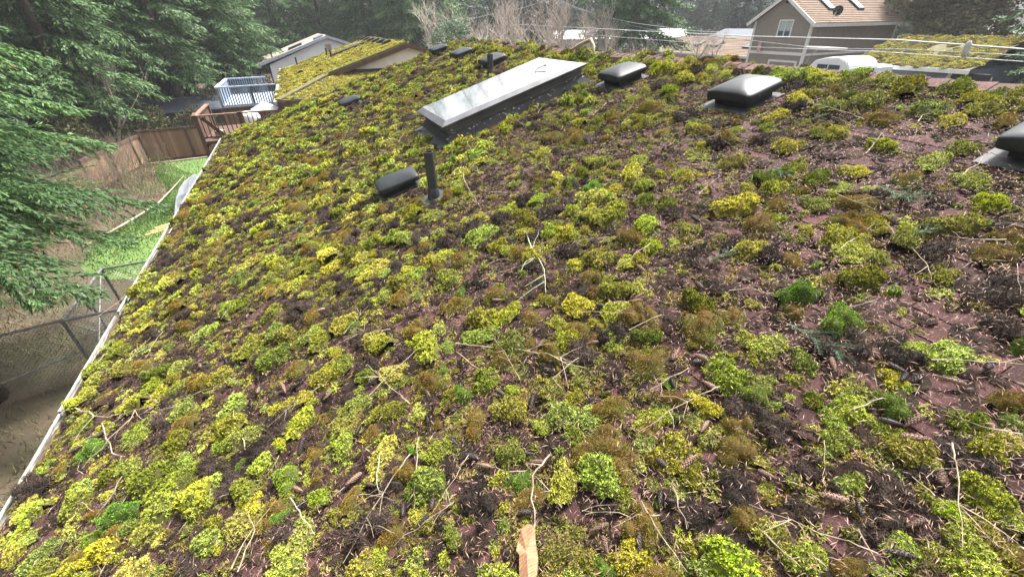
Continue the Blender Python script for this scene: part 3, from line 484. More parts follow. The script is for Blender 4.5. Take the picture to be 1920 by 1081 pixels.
def where(u, v):
    """which landmark lies nearest in view, and on which side of it this spot is"""
    x, y = scr(u, v); n, a, c = min(LS, key=lambda l: (l[1]-x)**2+(l[2]-y)**2); dx, dy = x-a, y-c; d = math.hypot(dx, dy); t = math.degrees(math.atan2(dy, dx)) % 360
    s = ['right of', 'up right of', 'above', 'up left of', 'left of', 'down left of', 'below', 'down right of'][int((t+22.5)//45) % 8]
    return ('just ' if d < .06 else '' if d < .14 else 'well ')+s+' the '+n, n
KIND = {'Y': ('feathery moss tuft', 'moss'), 'O': ('rusty moss cushion', 'moss'), 'G': ('green moss cushion', 'moss'), 'D': ('dead moss clump', 'dead moss')}
NAME = {'Y': 'moss_tuft', 'O': 'rusty_moss_cushion', 'G': 'green_moss_cushion', 'D': 'dead_moss_clump'}
def individual(k, u, v, r):
    o = link(NAME[k], random.choice(MESH[k]), None, onroof(u, v, -.012, random.uniform(0, 6.28), (r*random.uniform(.9, 1.25), r*random.uniform(.75, 1.05), r*random.uniform(1.0, 1.55)*(.9 if k == 'D' else 1))))
    tn = tint(k); o['tint'] = tn; l, c = KIND[k]; w_, n = where(u, v); w_ = w_.replace('well ', '') if k == 'Y' else w_
    size = 'tiny' if r < .035 else 'small' if r < .045 else 'middling' if r < .06 else 'large' if r < .085 else 'broad'
    if k == 'Y': sh = 'golden' if tn[0]/tn[1] > 1.06 else 'yellow green' if tn[0]/tn[1] > .93 else 'lime'; sh = ('pale ' if tn[1] > .52 else 'dull ' if tn[1] < .36 else '')+sh
    elif k == 'D': sh = 'blackish' if tn[0] < .045 else 'dark brown' if tn[0] < .065 else 'greyish brown'
    else: sh = 'bright' if tn[1] > (.38 if k == 'O' else .42) else 'dull' if tn[1] < .32 else 'fresh'
    tag(o, f'{size} {sh} {l} {w_}', c, f'{l}s near the {n}')
taken = []
for t in MOSS.split():
    u, v, r, k = t.split(','); u, v, r = float(u), float(v), float(r)*1.08
    individual(k, u, v, r); taken.append((u, v, r))
taken = np.array(taken)
def blocked(u, v, m=0.):
    bl = (u > 1.0-m) & (u < 3.42+m) & (v > 5.5-m) & (v < 6.98+m)
    for a, c in ((3.5,3.16),(3.5,5.06),(3.35,9.12),(3.42,11.35),(3.45,13.45),(3.50,.94),(.29,4.92),(.47,11.1)): bl |= (np.abs(u-a) < .26+m) & (np.abs(v-c) < .27+m)
    bl |= ((u-.52)**2+(v-4.22)**2 < (.12+m)**2)
    return bl
def jitter_cells(cell, seed, u0=U0, u1=U1+.1, v0=V0, v1=V1):
    r = np.random.default_rng(seed); a, c = np.meshgrid(np.arange(u0, u1, cell), np.arange(v0, v1, cell), indexing='ij'); a = a.ravel()+r.random(a.size)*cell; c = c.ravel()+r.random(c.size)*cell
    return r, a, c
def cover(u, v):
    """share of the surface that moss holds: thinner to the right and along the far eave, almost closed on the middle and far slope"""
    p = .50+.10*np.clip((v-2.5)/3, 0, 1)
    p = p-.20*np.clip((u-.6)/1.2, 0, 1)*np.clip((4.2-v)/2.0, 0, 1)
    p = p-.45*np.clip((-1.9-u)/.5, 0, 1)*np.clip((v-8)/2.5, 0, 1)
    p = p-.30*np.clip((u-4.2)/.08, 0, 1)+.35*np.clip((u-3.85)/.1, 0, 1)*(u < 4.2)
    return p+(vnoise(u, v, .6, 21)-.5)*1.05+(vnoise(u, v, .2, 22)-.5)*.35
def free(u, v, f=.75):
    d = ((u[:, None]-taken[None, :, 0])**2+(v[:, None]-taken[None, :, 1])**2)-(taken[None, :, 2]*f)**2
    return d.min(1) > 0
r, u, v = jitter_cells(.084, 5); k = (r.random(len(u)) < cover(u, v)) & ~blocked(u, v, .03) & free(u, v, .9) & (u > U0-.02+.05*(v > 5)) & (u < U1+.10)
u, v = u[k], v[k]; n = len(u); rad = (.022+.078*r.random(n)**2.3)*(1+.12*np.clip((v-4)/4, 0, 1))
ty = r.random(n); ns = vnoise(u, v, .7, 31)
kind = np.where(ty < .27+.18*(ns < .38), 'D', np.where(ty < .43+.08*(ns > .65), 'O', np.where(ty < .46, 'G', 'Y')))
# the nearest of these join the individuals, the rest become ground cover
dist = np.array([camr(a, c)+(0 if inview(a, c) else 100) for a, c in zip(u, v)]); order = np.argsort(dist); done = np.zeros(n, bool)
quota = {q: 300-MOSS.count(','+q) for q in 'YOGD'}; quota['O'] = min(quota['O'], 150); quota['G'] = min(quota['G'], 60); quota['D'] = min(quota['D'], 200)
for i in order[:1100]:
    q = kind[i]
    if dist[i] < 100 and quota[q] > 0: individual(q, u[i], v[i], rad[i]); quota[q] -= 1; done[i] = True
def instanced(name, protos, u, v, h, rot, scl, pid, tn, m, mw, parent=None):
    """one object: prototypes kept in its own mesh and set on its own points by geometry nodes"""
    Vs, Fs, at, pr_ = [], [], {'tip': [], 'rnd': [], 'rust': []}, []; off = 0
    for k, p in enumerate(protos):
        Vs.append(p[0]); Fs.append(p[1]+off); off += len(p[0]); pr_.append(np.full(len(p[0]), k+1))
        for a in at: at[a].append(p[2][a])
    n = len(u); Vs.append(np.stack([u, v, h], -1)); pr_.append(np.zeros(n)); V = np.concatenate(Vs); N0 = off
    for a in at: at[a].append(np.zeros(n)); at[a] = np.concatenate(at[a])
    me = trimesh(name, V, np.concatenate(Fs), m, at)
    def put(nm, typ, vals, key): x = me.attributes.new(nm, typ, 'POINT'); x.data.foreach_set(key, np.ascontiguousarray(vals).ravel())
    put('proto', 'INT', np.concatenate(pr_).astype(np.int32), 'value')
    full = lambda a, w_: np.concatenate([np.zeros((N0, w_), np.float32), np.asarray(a, np.float32).reshape(n, w_)])
    put('rot', 'FLOAT_VECTOR', full(rot, 3), 'vector'); put('scl', 'FLOAT_VECTOR', full(scl, 3), 'vector'); put('pid', 'INT', np.concatenate([np.full(N0, -1), pid]).astype(np.int32), 'value')
    put('tint', 'FLOAT_VECTOR', full(tn, 3), 'vector')
    g = bpy.data.node_groups.new(name, 'GeometryNodeTree'); g.interface.new_socket('Geometry', in_out='INPUT', socket_type='NodeSocketGeometry'); g.interface.new_socket('Geometry', in_out='OUTPUT', socket_type='NodeSocketGeometry')
    nd, lk = g.nodes, g.links; gi = nd.new('NodeGroupInput'); go = nd.new('NodeGroupOutput'); jn = nd.new('GeometryNodeJoinGeometry')
    def named(nm, ty_): x = nd.new('GeometryNodeInputNamedAttribute'); x.data_type = ty_; x.inputs[0].default_value = nm; return x.outputs[0]
    def equal(src, val): x = nd.new('FunctionNodeCompare'); x.data_type = 'INT'; x.operation = 'EQUAL'; lk.new(src, x.inputs[2]); x.inputs[3].default_value = val; return x.outputs[0]
    apr, aid, aro, asc = named('proto', 'INT'), named('pid', 'INT'), named('rot', 'FLOAT_VECTOR'), named('scl', 'FLOAT_VECTOR')
    for k in range(len(protos)):
        s1 = nd.new('GeometryNodeSeparateGeometry'); s1.domain = 'POINT'; lk.new(gi.outputs[0], s1.inputs[0]); lk.new(equal(apr, k+1), s1.inputs[1])
        s2 = nd.new('GeometryNodeSeparateGeometry'); s2.domain = 'POINT'; lk.new(gi.outputs[0], s2.inputs[0]); lk.new(equal(aid, k), s2.inputs[1])
        ip = nd.new('GeometryNodeInstanceOnPoints'); lk.new(s2.outputs[0], ip.inputs['Points']); lk.new(s1.outputs[0], ip.inputs['Instance']); lk.new(aro, ip.inputs['Rotation']); lk.new(asc, ip.inputs['Scale'])
        lk.new(ip.outputs[0], jn.inputs[0])
    lk.new(jn.outputs[0], go.inputs[0])
    o = link(name, me, parent, mw)
    if parent: o.matrix_parent_inverse = wm(parent).inverted()
    md = o.modifiers.new('scatter', 'NODES'); md.node_group = g
    o['kind'] = 'stuff'
    return o
def rots(n, r, tl=.15): return np.stack([r.normal(0, tl, n), r.normal(0, tl, n), r.random(n)*6.28], -1)
rp = random.Random(3)
def scatter(name, label, sel, protos, k, m, hs=1., cat='moss'):
    uu, vv, rr = u[sel], v[sel], rad[sel]; n = len(uu); r = np.random.default_rng(len(name))
    s = np.stack([rr*(.8+.5*r.random(n)), rr*(.85+.8*r.random(n)**2), rr*(.9+.9*r.random(n))*hs], -1)
    o = instanced(name, protos, uu, vv, np.full(n, -.01), rots(n, r), s, r.integers(0, len(protos), n), [tint(k, rp) for _ in range(n)], m, RM.copy()); tag(o, label, cat)
near = v < 4.5
scatter('moss_ground_cover', 'countless further yellow green moss tufts between the nearer ones', (kind == 'Y') & ~done & near, PY, 'Y', M['moss'], 1.)
scatter('distant_moss_cover', 'closed yellow green moss cover on the far half of the roof', (kind == 'Y') & ~done & ~near, PYf, 'Y', M['moss'])
scatter('rusty_moss_cover', 'further rusty topped moss cushions over the slope', (kind == 'O') & ~done, PO, 'O', M['moss'])
scatter('green_moss_cover', 'further vivid green moss cushions over the slope', (kind == 'G') & ~done, PG, 'G', M['moss'])
scatter('dead_moss_cover', 'further dark dead moss and dirt clumps over the slope', (kind == 'D') & ~done, PD, 'D', M['dead'], .9, 'dead moss')
# thin mats and straggling shoots between the tufts
r, u2, v2 = jitter_cells(.052, 15); k = (r.random(len(u2)) < .46+.2*np.clip((v2-2)/2,0,1)+.55*(cover(u2, v2)-.5)) & ~blocked(u2, v2) & (u2 > U0+.01) & (u2 < U1)
u2, v2 = u2[k], v2[k]; n = len(u2); s = (.03+.035*r.random(n))[:, None]*np.ones((1, 3)); tn = np.array([tint('L' if q < .38 else 'Y' if q < .5 else 'D', rp) for q in (rp.random() for _ in range(n))])
o = instanced('thin_moss_mat', PL, u2, v2, np.full(n, -.004), rots(n, r, .1), s, r.integers(0, 3, n), tn, M['moss'], RM.copy()); tag(o, 'thin straggling moss and litter between the tufts', 'moss')
# small sprouting tufts crowding between the cushions
r, u4, v4 = jitter_cells(.052, 17); k = (r.random(len(u4)) < np.clip(.34+.85*(cover(u4, v4)-.5)+.15*np.clip((v4-2)/3, 0, 1), .04, .8)) & ~blocked(u4, v4) & free(u4, v4, .95) & (u4 > U0+.01) & (u4 < U1)
u4, v4 = u4[k], v4[k]; n = len(u4); s = (.011+.022*r.random(n)**1.6)[:, None]*np.stack([.8+.5*r.random(n), .8+.7*r.random(n), .8+.9*r.random(n)], -1); tn = [tint('Y' if q < .58 else 'O' if q < .75 else 'L' if q < .93 else 'G', rp) for q in (rp.random() for _ in range(n))]
o = instanced('small_moss_sprouts', PYf, u4, v4, np.full(n, -.003), rots(n, r, .25), s, r.integers(0, 4, n), tn, M['moss'], RM.copy()); tag(o, 'tiny moss sprouts crowding between the larger cushions', 'moss')
# dark crumbs of dead moss, soil and matted needles filling the gaps
r, u3, v3 = jitter_cells(.066, 16); bare = vnoise(u3, v3, .45, 91); k = (r.random(len(u3)) < np.clip(.60-.75*np.clip(bare-.55, 0, 1)*2.2-.22*np.clip((u3-1.0)/1, 0, 1), 0, 1)) & ~blocked(u3, v3) & (u3 > U0+.02) & (u3 < U1-.08)
u3, v3 = u3[k], v3[k]; n = len(u3); s = (.026+.03*r.random(n)**1.5)[:, None]*np.stack([.9+.5*r.random(n), .9+.5*r.random(n), .35+.45*r.random(n)], -1); tn = []
for _ in range(n): g = rp.uniform(.35, 1.5); tn.append((.066*g, .037*g*rp.uniform(.85, 1.1), .026*g))
o = instanced('litter_crumbs', PD, u3, v3, np.full(n, -.006), rots(n, r, .15), s, r.integers(0, 3, n), tn, M['dead'], RM.copy()); tag(o, 'dark crumbs of dead moss, soil and matted needles between the tufts', 'litter')
# fallen needles
def litter(name, label, n, ll, lw, m, dens, hmax, seed):
    r = np.random.default_rng(seed); uu = U0+(U1-U0)*r.random(n*6); vv = -1+15*r.random(n*6)**2.3; k = (r.random(n*6) < dens(uu, vv)) & ~blocked(uu, vv, .0); uu, vv = uu[k][:n], vv[k][:n]; n = len(uu)
    a = r.random(n)*6.28; L = ll*(.4+1.0*r.random(n)); pz = r.normal(0, .16, n); h = .010+hmax*r.random(n)**1.7
    C = np.stack([uu, vv, h+L*np.abs(pz)/2], -1); D = np.stack([np.cos(a), np.sin(a), pz], -1)*(L/2)[:, None]; S = np.stack([-np.sin(a), np.cos(a), r.normal(0, .5, n)], -1)*(lw*(.7+.6*r.random(n)))[:, None]
    bend = np.stack([np.zeros(n), np.zeros(n), L*.12*r.random(n)], -1)
    V = np.stack([C-D, C+S+bend, C+D, C-S+bend], 1).reshape(-1, 3); F = np.arange(4*n).reshape(-1, 4)
    o = link(name, trimesh(name, V, F, m, {'rnd': np.repeat(r.random(n)**1.5, 4)}), None, RM.copy()); tag(o, label, 'needles', kind='stuff')
dn = lambda u, v: np.clip(.35+.9*(vnoise(u, v, .5, 41)-.35)+.25*np.clip((u+.5)/2, 0, 1), .05, 1)
litter('fallen_needles', 'brown fir needles strewn over the roof', 200000, .025, .0012, M['needle'], dn, .038, 51)
litter('straw_litter', 'pale dry straws and twig bits strewn over the moss', 2600, .06, .0013, M['stick'], lambda u, v: np.clip(.3+(vnoise(u, v, .9, 43)-.3), .05, 1), .05, 52)
# ------------------------------------------------------------------ cones
def cone_mesh(m, n=70, open_=.5, seed=0):
    b = MB(); r = random.Random(seed); prof = lambda t: .5*math.sin(math.pi*min(1, .06+.94*t)**.8)**.75
    b.tube([(-.95+1.9*t, 0, 0) for t in (0, .15, .4, .7, .9, 1)], [.12, .30, .36, .28, .15, .03], 7)
    for i in range(n):
        t = (i+.5)/n; a = i*2.39996; x = -1+2*t; q = prof(t)*(.8+.1*r.random()); ca, sa = math.cos(a), math.sin(a); L = .30*(1-.35*t); wd = .19*(1-.45*t)
        base = Vector((x-.05, q*.55*ca, q*.55*sa)); tip = Vector((x+L*(.75-.35*open_), (q+open_*.12)*ca, (q+open_*.12)*sa)); sd_ = Vector((0, -sa, ca))*wd
        mid = base.lerp(tip, .62)+Vector((0, ca, sa))*.04
        b.add([base, mid-sd_, tip, mid+sd_, mid+Vector((0, ca, sa))*.035], [(0,1,4), (1,2,4), (2,3,4), (3,0,4)])
    me = bpy.data.meshes.new('fir_cone'); me.from_pydata(b.v, [], b.f); me.materials.append(m); return me
CM = [cone_mesh(M['cone_tan'], 70, .7, 1), cone_mesh(M['cone_tan'], 60, .3, 2), cone_mesh(M['cone_dark'], 70, .6, 3), cone_mesh(M['cone_dark'], 64, .9, 4)]
cl = [tuple(map(float, t.split(','))) for t in CONES.split()]
r = np.random.default_rng(77)
while len(cl) < 150:
    a, c = U0+.2+(U1-U0-.6)*r.random(), -.2+5.2*r.random()**1.3
    if not blocked(np.array([a]), np.array([c]), .1)[0] and inview(a, c): cl.append((a, c))
for i, (a, c) in enumerate(cl):
    L = random.uniform(.031, .043); k = random.choice((0, 1, 2, 3, 0))
    o = link('fir_cone', CM[k], None, onroof(a, c, .030, random.uniform(0, 6.28), (L, L*.78, L*.72), None)@Matrix.Rotation(random.uniform(-.35, .35), 4, 'Y')@Matrix.Rotation(random.uniform(0, 6.28), 4, 'X'))
    tint_ = 'tan' if k < 2 else 'dark'
    w_, n = where(a, c); tag(o, f'{"short" if L < .037 else "long"} {tint_} fir cone {w_}', 'fir cone', f'fir cones near the {n}')
# ------------------------------------------------------------------ sticks
def stick_mesh(P, rad, seed, m, side=3):
    r = random.Random(seed); b = MB(); q = []
    P = [Vector(p) for p in P]; n = 4
    for i in range(len(P)-1):
        for j in range(n):
            t = j/n; p = P[i].lerp(P[i+1], t); L = (P[i+1]-P[i]).length
            if i or j: p = p+Vector((r.gauss(0, .02*L), r.gauss(0, .02*L), r.gauss(0, .015*L)))
            q.append(p)
    q.append(P[-1]); k = len(q); b.tube(q, [rad*(1-.65*i/(k-1)) for i in range(k)], 5)
    tot = sum((q[i+1]-q[i]).length for i in range(k-1))
    for _ in range(side):
        i = r.randrange(1, k-1); d = (q[i+1]-q[i]).normalized(); a = r.choice((-1, 1))*r.uniform(.5, 1.1); L = tot*r.uniform(.12, .32)
        e = Vector((d.x*math.cos(a)-d.y*math.sin(a), d.x*math.sin(a)+d.y*math.cos(a), r.uniform(-.05, .3))); b.tube([q[i], q[i]+e*L*.5+Vector((0,0,.004)), q[i]+e*L+Vector((r.gauss(0,.1)*L, r.gauss(0,.1)*L, 0))], [rad*.55, rad*.4, rad*.2], 4)
    me = bpy.data.meshes.new('fallen_stick'); me.from_pydata(b.v, [], b.f); me.materials.append(m); return me
SL = {0: 'longest pale forked stick lying across the middle of the roof', 1: 'lichen crusted twig running downslope above the middle', 3: 'bent pale stick on a moss cushion at the right', 4: 'thin pale stick at the right picture edge', 5: 'curved pale twig beside the bare shingles at the right', 6: 'pale crooked branch near the gutter',
      12: 'pale straw stalk at the bottom edge left of the middle', 13: 'second straw stalk crossing another at the bottom edge', 15: 'twig crusted with pale green lichen at lower left', 16: 'grey crooked stick beside the orange bark flake', 17: 'thin upright looking pale stem at the lower middle', 19: 'thin brown twig running to the bottom edge right of the middle'}
for i, P in enumerate(STICKS):
    lich = i in (1, 2, 15, 18); o = link('fallen_stick', stick_mesh([(a, c, .045) for a, c in P], .0048 if i in (0, 16, 6, 1, 7) else .003, i, M['lichen' if lich else 'stick'], 4 if i in (0, 1, 6, 9, 11) else 1), None, RM.copy())
    if i in SL: tag(o, SL[i], 'stick', 'listed')
    else:
        w_, n = where(*P[len(P)//2]); tag(o, f'thin pale fallen stick {w_}', 'stick', f'thin pale sticks near the {n}')
    if o.get('group') == 'listed': del o['group']
sm = [stick_mesh([(0, 0, 0), (.07, .01, .006), (.14+.03*k, .015*k-.02, 0)], 0.0019, 90+k, M['stick'], 1+k % 3) for k in range(6)]
k = 0
while k < 90:
    a, c = U0+.05+(U1-U0-.3)*r.random(), -.1+7*r.random()**1.4
    if blocked(np.array([a]), np.array([c]), .12)[0] or not inview(a, c): continue
    o = link('fallen_twig', random.choice(sm), None, onroof(a, c, .035+.02*r.random(), random.uniform(0, 6.28), random.uniform(.7, 1.7))@Matrix.Rotation(random.uniform(-.25, .1), 4, 'Y')); k += 1
    w_, n = where(a, c); tag(o, f'short bare twig scrap {w_}', 'twig', f'short twig scraps near the {n}')
# ------------------------------------------------------------------ green fir sprigs
def sprig_mesh(L, seed):
    r = np.random.default_rng(seed); V = []; F = []; rn = []
    def axis(p, d, ln, w_):
        n = int(ln/.0032); s = np.array([-d[1], d[0], 0.])
        for i in range(n):
            t = i/n; c = p+d*ln*t; sg = 1 if i % 2 else -1; a = .95-.5*t+r.normal(0, .12); q = d*math.cos(a)+s*sg*math.sin(a)+np.array([0, 0, r.uniform(-.25, .5)]); l = w_*(.75+.4*r.random())*(1-.45*t**3)
            k = len(V); V.extend([c-d*.0011, c+q*l*.5+np.array([0, 0, .0015])-d*.0009, c+q*l, c+q*l*.5+d*.0016]); F.append((k, k+1, k+2, k+3)); rn.extend([r.random()]*4)
        k = len(V); V.extend([p-s*.0015, p+s*.0015, p+d*ln]); F.append((k, k+1, k+2, k+2)); rn.extend([.1]*3)
    axis(np.zeros(3), np.array([1., 0, 0]), L, .022)
    for t, sg in ((.25, 1), (.4, -1), (.58, 1), (.72, -1)):
        a = sg*.7; axis(np.array([L*t, 0, .004]), np.array([math.cos(a), math.sin(a), .12]), L*(.5-.35*t), .02)
    b = MB(); b.v = [tuple(x) for x in V]; b.f = [f if f[2] != f[3] else f[:3] for f in F]
    me = bpy.data.meshes.new('fir_sprig'); me.from_pydata(b.v, [], b.f); at = me.attributes.new('rnd', 'FLOAT', 'POINT'); at.data.foreach_set('value', rn); me.materials.append(M['sprig']); return me
SPL = ['largest green fir sprig lying on the right foreground moss', 'green fir sprig between dark clumps right of the middle', 'green fir sprig with long stem at the upper right', 'second green fir sprig overlapping another at the upper right', 'faded fir sprig under the big grey vent',
       'small fir sprig beside the bare shingles at the right', 'small green sprig on the left slope near the low black vent', 'green sprig leaning on the lower skylight end', 'tiny green sprig close to the ridge on the right']
for i, (a, c, a2, c2) in enumerate(SPRIGS):
    L = max(.13, math.hypot(a2-a, c2-c)); o = link('fir_sprig', sprig_mesh(L, i), None, onroof(a, c, .05, math.atan2(c2-c, a2-a))); tag(o, SPL[i], 'fir sprig')
# ------------------------------------------------------------------ bark flake
q = [(-.075,.83),(-.055,.80),(-.085,.745),(-.095,.71),(-.125,.655),(-.165,.635),(-.19,.655),(-.178,.70),(-.150,.745),(-.155,.765),(-.135,.80),(-.105,.825)]
b = MB(); n = len(q); top = [(a, c, .05+.012*math.sin(i*1.7)) for i, (a, c) in enumerate(q)]; b.add(top+[(a, c, z-.009) for a, c, z in top]+[(-.122,.735,.068), (-.122,.735,.05)],
      [(i, (i+1) % n, 2*n) for i in range(n)]+[((i+1) % n+n, i+n, 2*n+1) for i in range(n)]+[(i, i+n, (i+1) % n+n, (i+1) % n) for i in range(n)])
tag(b.build('bark_flake', M['barkflake'], None, mw=RM.copy()), 'orange tan flake of bark at the bottom edge of the picture', 'bark')
# pale dead limb across the ridge
b = MB(); b.tube([pr(4.15, 7.5, .04), pr(4.22, 7.1, .16), pr(4.25, 6.85, .22), pr(4.2, 6.7, .14), pr(4.1, 6.6, .03)], [.02, .028, .03, .02, .012], 6); tag(b.build('dead_limb', M['log'], smooth=True), 'pale bent dead limb lying on the ridge behind the skylight', 'branch')

# ------------------------------------------------------------------ neighbouring house with a mossy dutch gable roof
SL_ = .298; ex0, ey0, ez0 = -1.11, 22.56, -2.75; RX, RZ = 5.42, -.804; GY, GX = 25.05, 1.40
nz_ = lambda x: ez0+SL_*(x-ex0)
nh = tag(empty('dutch_gable_house', (5.4, 32, -7)), 'neighbouring house with a mossy dutch gable roof and cream gable behind the far roof edge', 'house')
b = MB(); b.box(-.45, 11.3, 23.2, 41.1, -7.3, -2.8); b.build('wall', M['brownwall'], nh)
GZ = nz_(GX); mx_ = lambda x: 2*RX-x
left = [(ex0, ey0, ez0), (GX, GY, GZ), (GX+.002, 24.8, GZ+.001), (RX, 24.8, RZ), (RX, 39.4, RZ), (GX, 39.2, GZ), (ex0, 41.67, ez0)]
b = MB(); b.slab([left[0], left[1], left[3], left[4], left[5], left[6]][::-1], .1); b.slab([left[1], left[2], left[3]][::-1], .1)
nroof = b.build('roof', M['mossroof'], nh)
b = MB(); b.slab([(mx_(x), y, z) for x, y, z in (left[0], left[1], left[3], left[4], left[5], left[6])], .1); b.build('rear_slope', M['greyshingle'], nh)
b = MB(); b.slab([(ex0, ey0, ez0-.004), (mx_(ex0), ey0, ez0-.004), (mx_(GX), GY, GZ-.004), (GX, GY, GZ-.004)], .1); skirt = b.build('skirt_roof', M['greyshingle'], nh)
for i in range(17):                                   # courses of the skirt, each a row with its own edge
    t = i/17; y = ey0+(GY-ey0)*t; z = ez0+(GZ-ez0)*t; xl = ex0+(GX-ex0)*t+.1; xr = mx_(xl)
    b = MB(); b.slab([(xl, y, z+.03), (xr, y, z+.03), (xr-.14, y+.15, z+.044), (xl+.14, y+.15, z+.044)], .035); b.build('shingle_course', M['mossroof'], skirt)
b = MB(); b.beam((ex0+.05, ey0+.05, ez0+.05), (GX, GY, GZ+.05), .3, .05); b.build('hip_cap', M['mossroof'], nh)
b = MB(); b.add([(GX, GY-.02, GZ), (mx_(GX), GY-.02, GZ), (RX, GY-.02, RZ-.08)], [(0,1,2)]); b.build('gable_wall', M['pinkwall'], nh)
b = MB(); b.box(GX+1.0, mx_(GX)-1, GY-.1, GY-.03, GZ-.02, GZ+.14); b.build('gable_flashing', M['vent_dk'], nh)
for s in (0, 1):
    f_ = (lambda x: x) if s == 0 else mx_
    b = MB(); b.beam((f_(GX-.25), 24.77, nz_(GX-.25)-.09), (f_(RX), 24.77, RZ-.09), .05, .2); b.build('barge_board', M['brownwood'], nh)
b = MB(); b.box(ex0, mx_(ex0), ey0-.06, ey0-.005, ez0-.24, ez0-.03); b.build('fascia', M['brownwood'], nh)
b = MB(); b.box(ex0-.13, ex0-.005, ey0, 41.6, ez0-.16, ez0-.02); b.build('gutter', M['gutter'], nh)
b = MB(); b.box(2.3, 4.45, 33.6, 34.6, 0, .16, Matrix(((1,0,0,0),(0,1,0,0),(SL_,0,1,nz_(0)),(0,0,0,1)))); b.build('skylight', M['vent_dk'], nh)
for k in range(7):
    y = 28.3+k*1.9; b = MB(); b.box(4.75, 5.2, y-.32, y+.32, .08, .2, Matrix(((1,0,0,0),(0,1,0,0),(SL_,0,1,nz_(0)),(0,0,0,1)))); b.build('roof_vent', M['vent'], nh, bev=.04)
for x, y in ((.11, 38.5), (2.15, 36), (2.2, 33)):
    b = MB(); b.tube([(x, y, nz_(x)-.05), (x, y, nz_(x)+.5)], .06, 8); b.build('vent_pipe', M['pipe'], nh)
L = math.hypot(1, SL_); FM = Matrix(((1/L, 0, -SL_/L, ex0), (0, 1, 0, ey0), (SL_/L, 0, 1/L, ez0), (0, 0, 0, 1)))
def mossy(name, label, FMx, n, pos, s0, s1, seed, parent, ty=('Y', 'Y', 'Y', 'O')):
    r = np.random.default_rng(seed); uu, vv = pos(r, n); n = len(uu); s = (s0+(s1-s0)*r.random(n))[:, None]*np.array([[1.15, 1.15, .55]])
    o = instanced(name, PYf, uu, vv, np.full(n, .005), rots(n, r), s, r.integers(0, 4, n), [tuple(q*w_ for q, w_ in zip(tint(rp.choice(ty), rp), (1.05, .92, .8))) for _ in range(n)], M['moss'], FMx, parent); return o
def pl(r, n):
    a, c = r.random(n)*6.8, r.random(n)*19.0; x = a/L; k = (c > np.minimum(x, 2.5)+.05) & (c < 19.1-np.minimum(x, 2.5)) & ((c > 2.4) | (x < 2.5)) & (c < 16.7) & ~((x > 3.3) & (x < 5.7) & (c > 10.9) & (c < 12.2)) & (vnoise(a, c, .8, 61) > .30-.1*(a > 1.5)+.35*(a < .35)); return a[k], c[k]
o = mossy('moss_cover', '', FM, 5200, pl, .10, .20, 5, nh)
FS = Matrix(((1, 0, 0, ex0), (0, 1/L, -SL_/L, ey0), (0, SL_/L, 1/L, ez0), (0, 0, 0, 1)))
def ps(r, n):
    c = (r.integers(0, 17, n)+.05+.35*r.random(n))/17*2.6; a = r.random(n)*13; k = (a > c*L+.25) & (a < 13.06-c*L-.2) & (vnoise(a, c*3, .7, 62) > .30-.2*(c > 1.2)); return a[k], c[k]
mossy('skirt_moss', '', FS, 3200, ps, .06, .13, 6, nh)

# ------------------------------------------------------------------ decks
dk = tag(empty('brown_deck', (-2.8, 24, -7)), 'brown stained wooden deck with slim balusters beside the far eave corner', 'deck')
b = MB(); b.box(-4.2, -.5, 22.0, 25.6, -4.14, -4.02); b.build('floor', M['brownwood'], dk)
b = MB(); b.box(-4.3, -1.15, 21.93, 22.08, -3.04, -2.99); b.build('rail_cap', M['railcap'], dk)
b = MB(); b.box(-4.2, -1.15, 21.98, 22.03, -3.9, -3.84); b.build('bottom_rail', M['brownwood'], dk)
b = MB(); b.box(-4.28, -4.12, 22.08, 25.6, -3.04, -2.99); b.build('side_rail_cap', M['railcap'], dk)
for k in range(17): b = MB(); b.box(-4.05+k*.17, -4.015+k*.17, 21.985, 22.025, -3.84, -3.04); b.build('baluster', M['brownwood'], dk)
for k in range(14): b = MB(); b.box(-4.235, -4.205, 22.1+k*.25, 22.34+k*.25, -4.35, -3.05); b.build('side_board', M['brownwood'], dk)
for x, y in ((-4.2, 22.0), (-4.2, 25.5), (-2.6, 22.0)): b = MB(); b.box(x-.07, x+.07, y-.07, y+.07, -7.1, -2.97); b.build('post', M['brownwood'], dk)
b = MB(); b.add([(-4.31, 21.89, -2.985), (-4.09, 21.89, -2.985), (-4.09, 22.11, -2.985), (-4.31, 22.11, -2.985), (-4.2, 22, -2.86)], [(0,1,4),(1,2,4),(2,3,4),(3,0,4)]); b.build('post_cap', M['railcap'], dk)
b = MB(); b.beam((-4.0, 22.1, -3.1), (-3.3, 22.1, -4.0), .05, .14); b.build('brace', M['brownwood'], dk)
bd = tag(empty('blue_deck', (-3, 37, -7)), 'blue grey painted deck with white railing between the trees and the mossy house', 'deck')
b = MB(); b.box(-4.9, -.5, 34.4, 40.4, -4.35, -4.22); b.build('floor', M['paleblue'], bd)
for q, a in (((-4.95, -1.3, 34.33, 34.5), 'rail_cap'), ((-4.98, -4.8, 34.5, 40.4), 'rail_cap'), ((-4.8, -2.3, 40.25, 40.42), 'rail_cap')):
    b = MB(); b.box(*q, -3.22, -3.14); b.build(a, M['paleblue'], bd)
for k in range(24): b = MB(); b.box(-4.75+k*.145, -4.68+k*.145, 34.38, 34.44, -4.2, -3.22); b.build('baluster', M['bluegrey'], bd)
for k in range(16): b = MB(); b.box(-4.7+k*.15, -4.63+k*.15, 40.3, 40.36, -4.2, -3.22); b.build('baluster', M['bluegrey'], bd)
for k in range(23): b = MB(); b.box(-4.92, -4.86, 34.5+k*.25, 34.74+k*.25, -4.9, -3.22); b.build('side_board', M['bluegrey'], bd)
for k in range(21): b = MB(); b.box(-4.6+k*.16, -4.46+k*.16, 34.30, 34.34, -5.1, -4.2); b.build('skirt_board', M['paleblue'], bd)
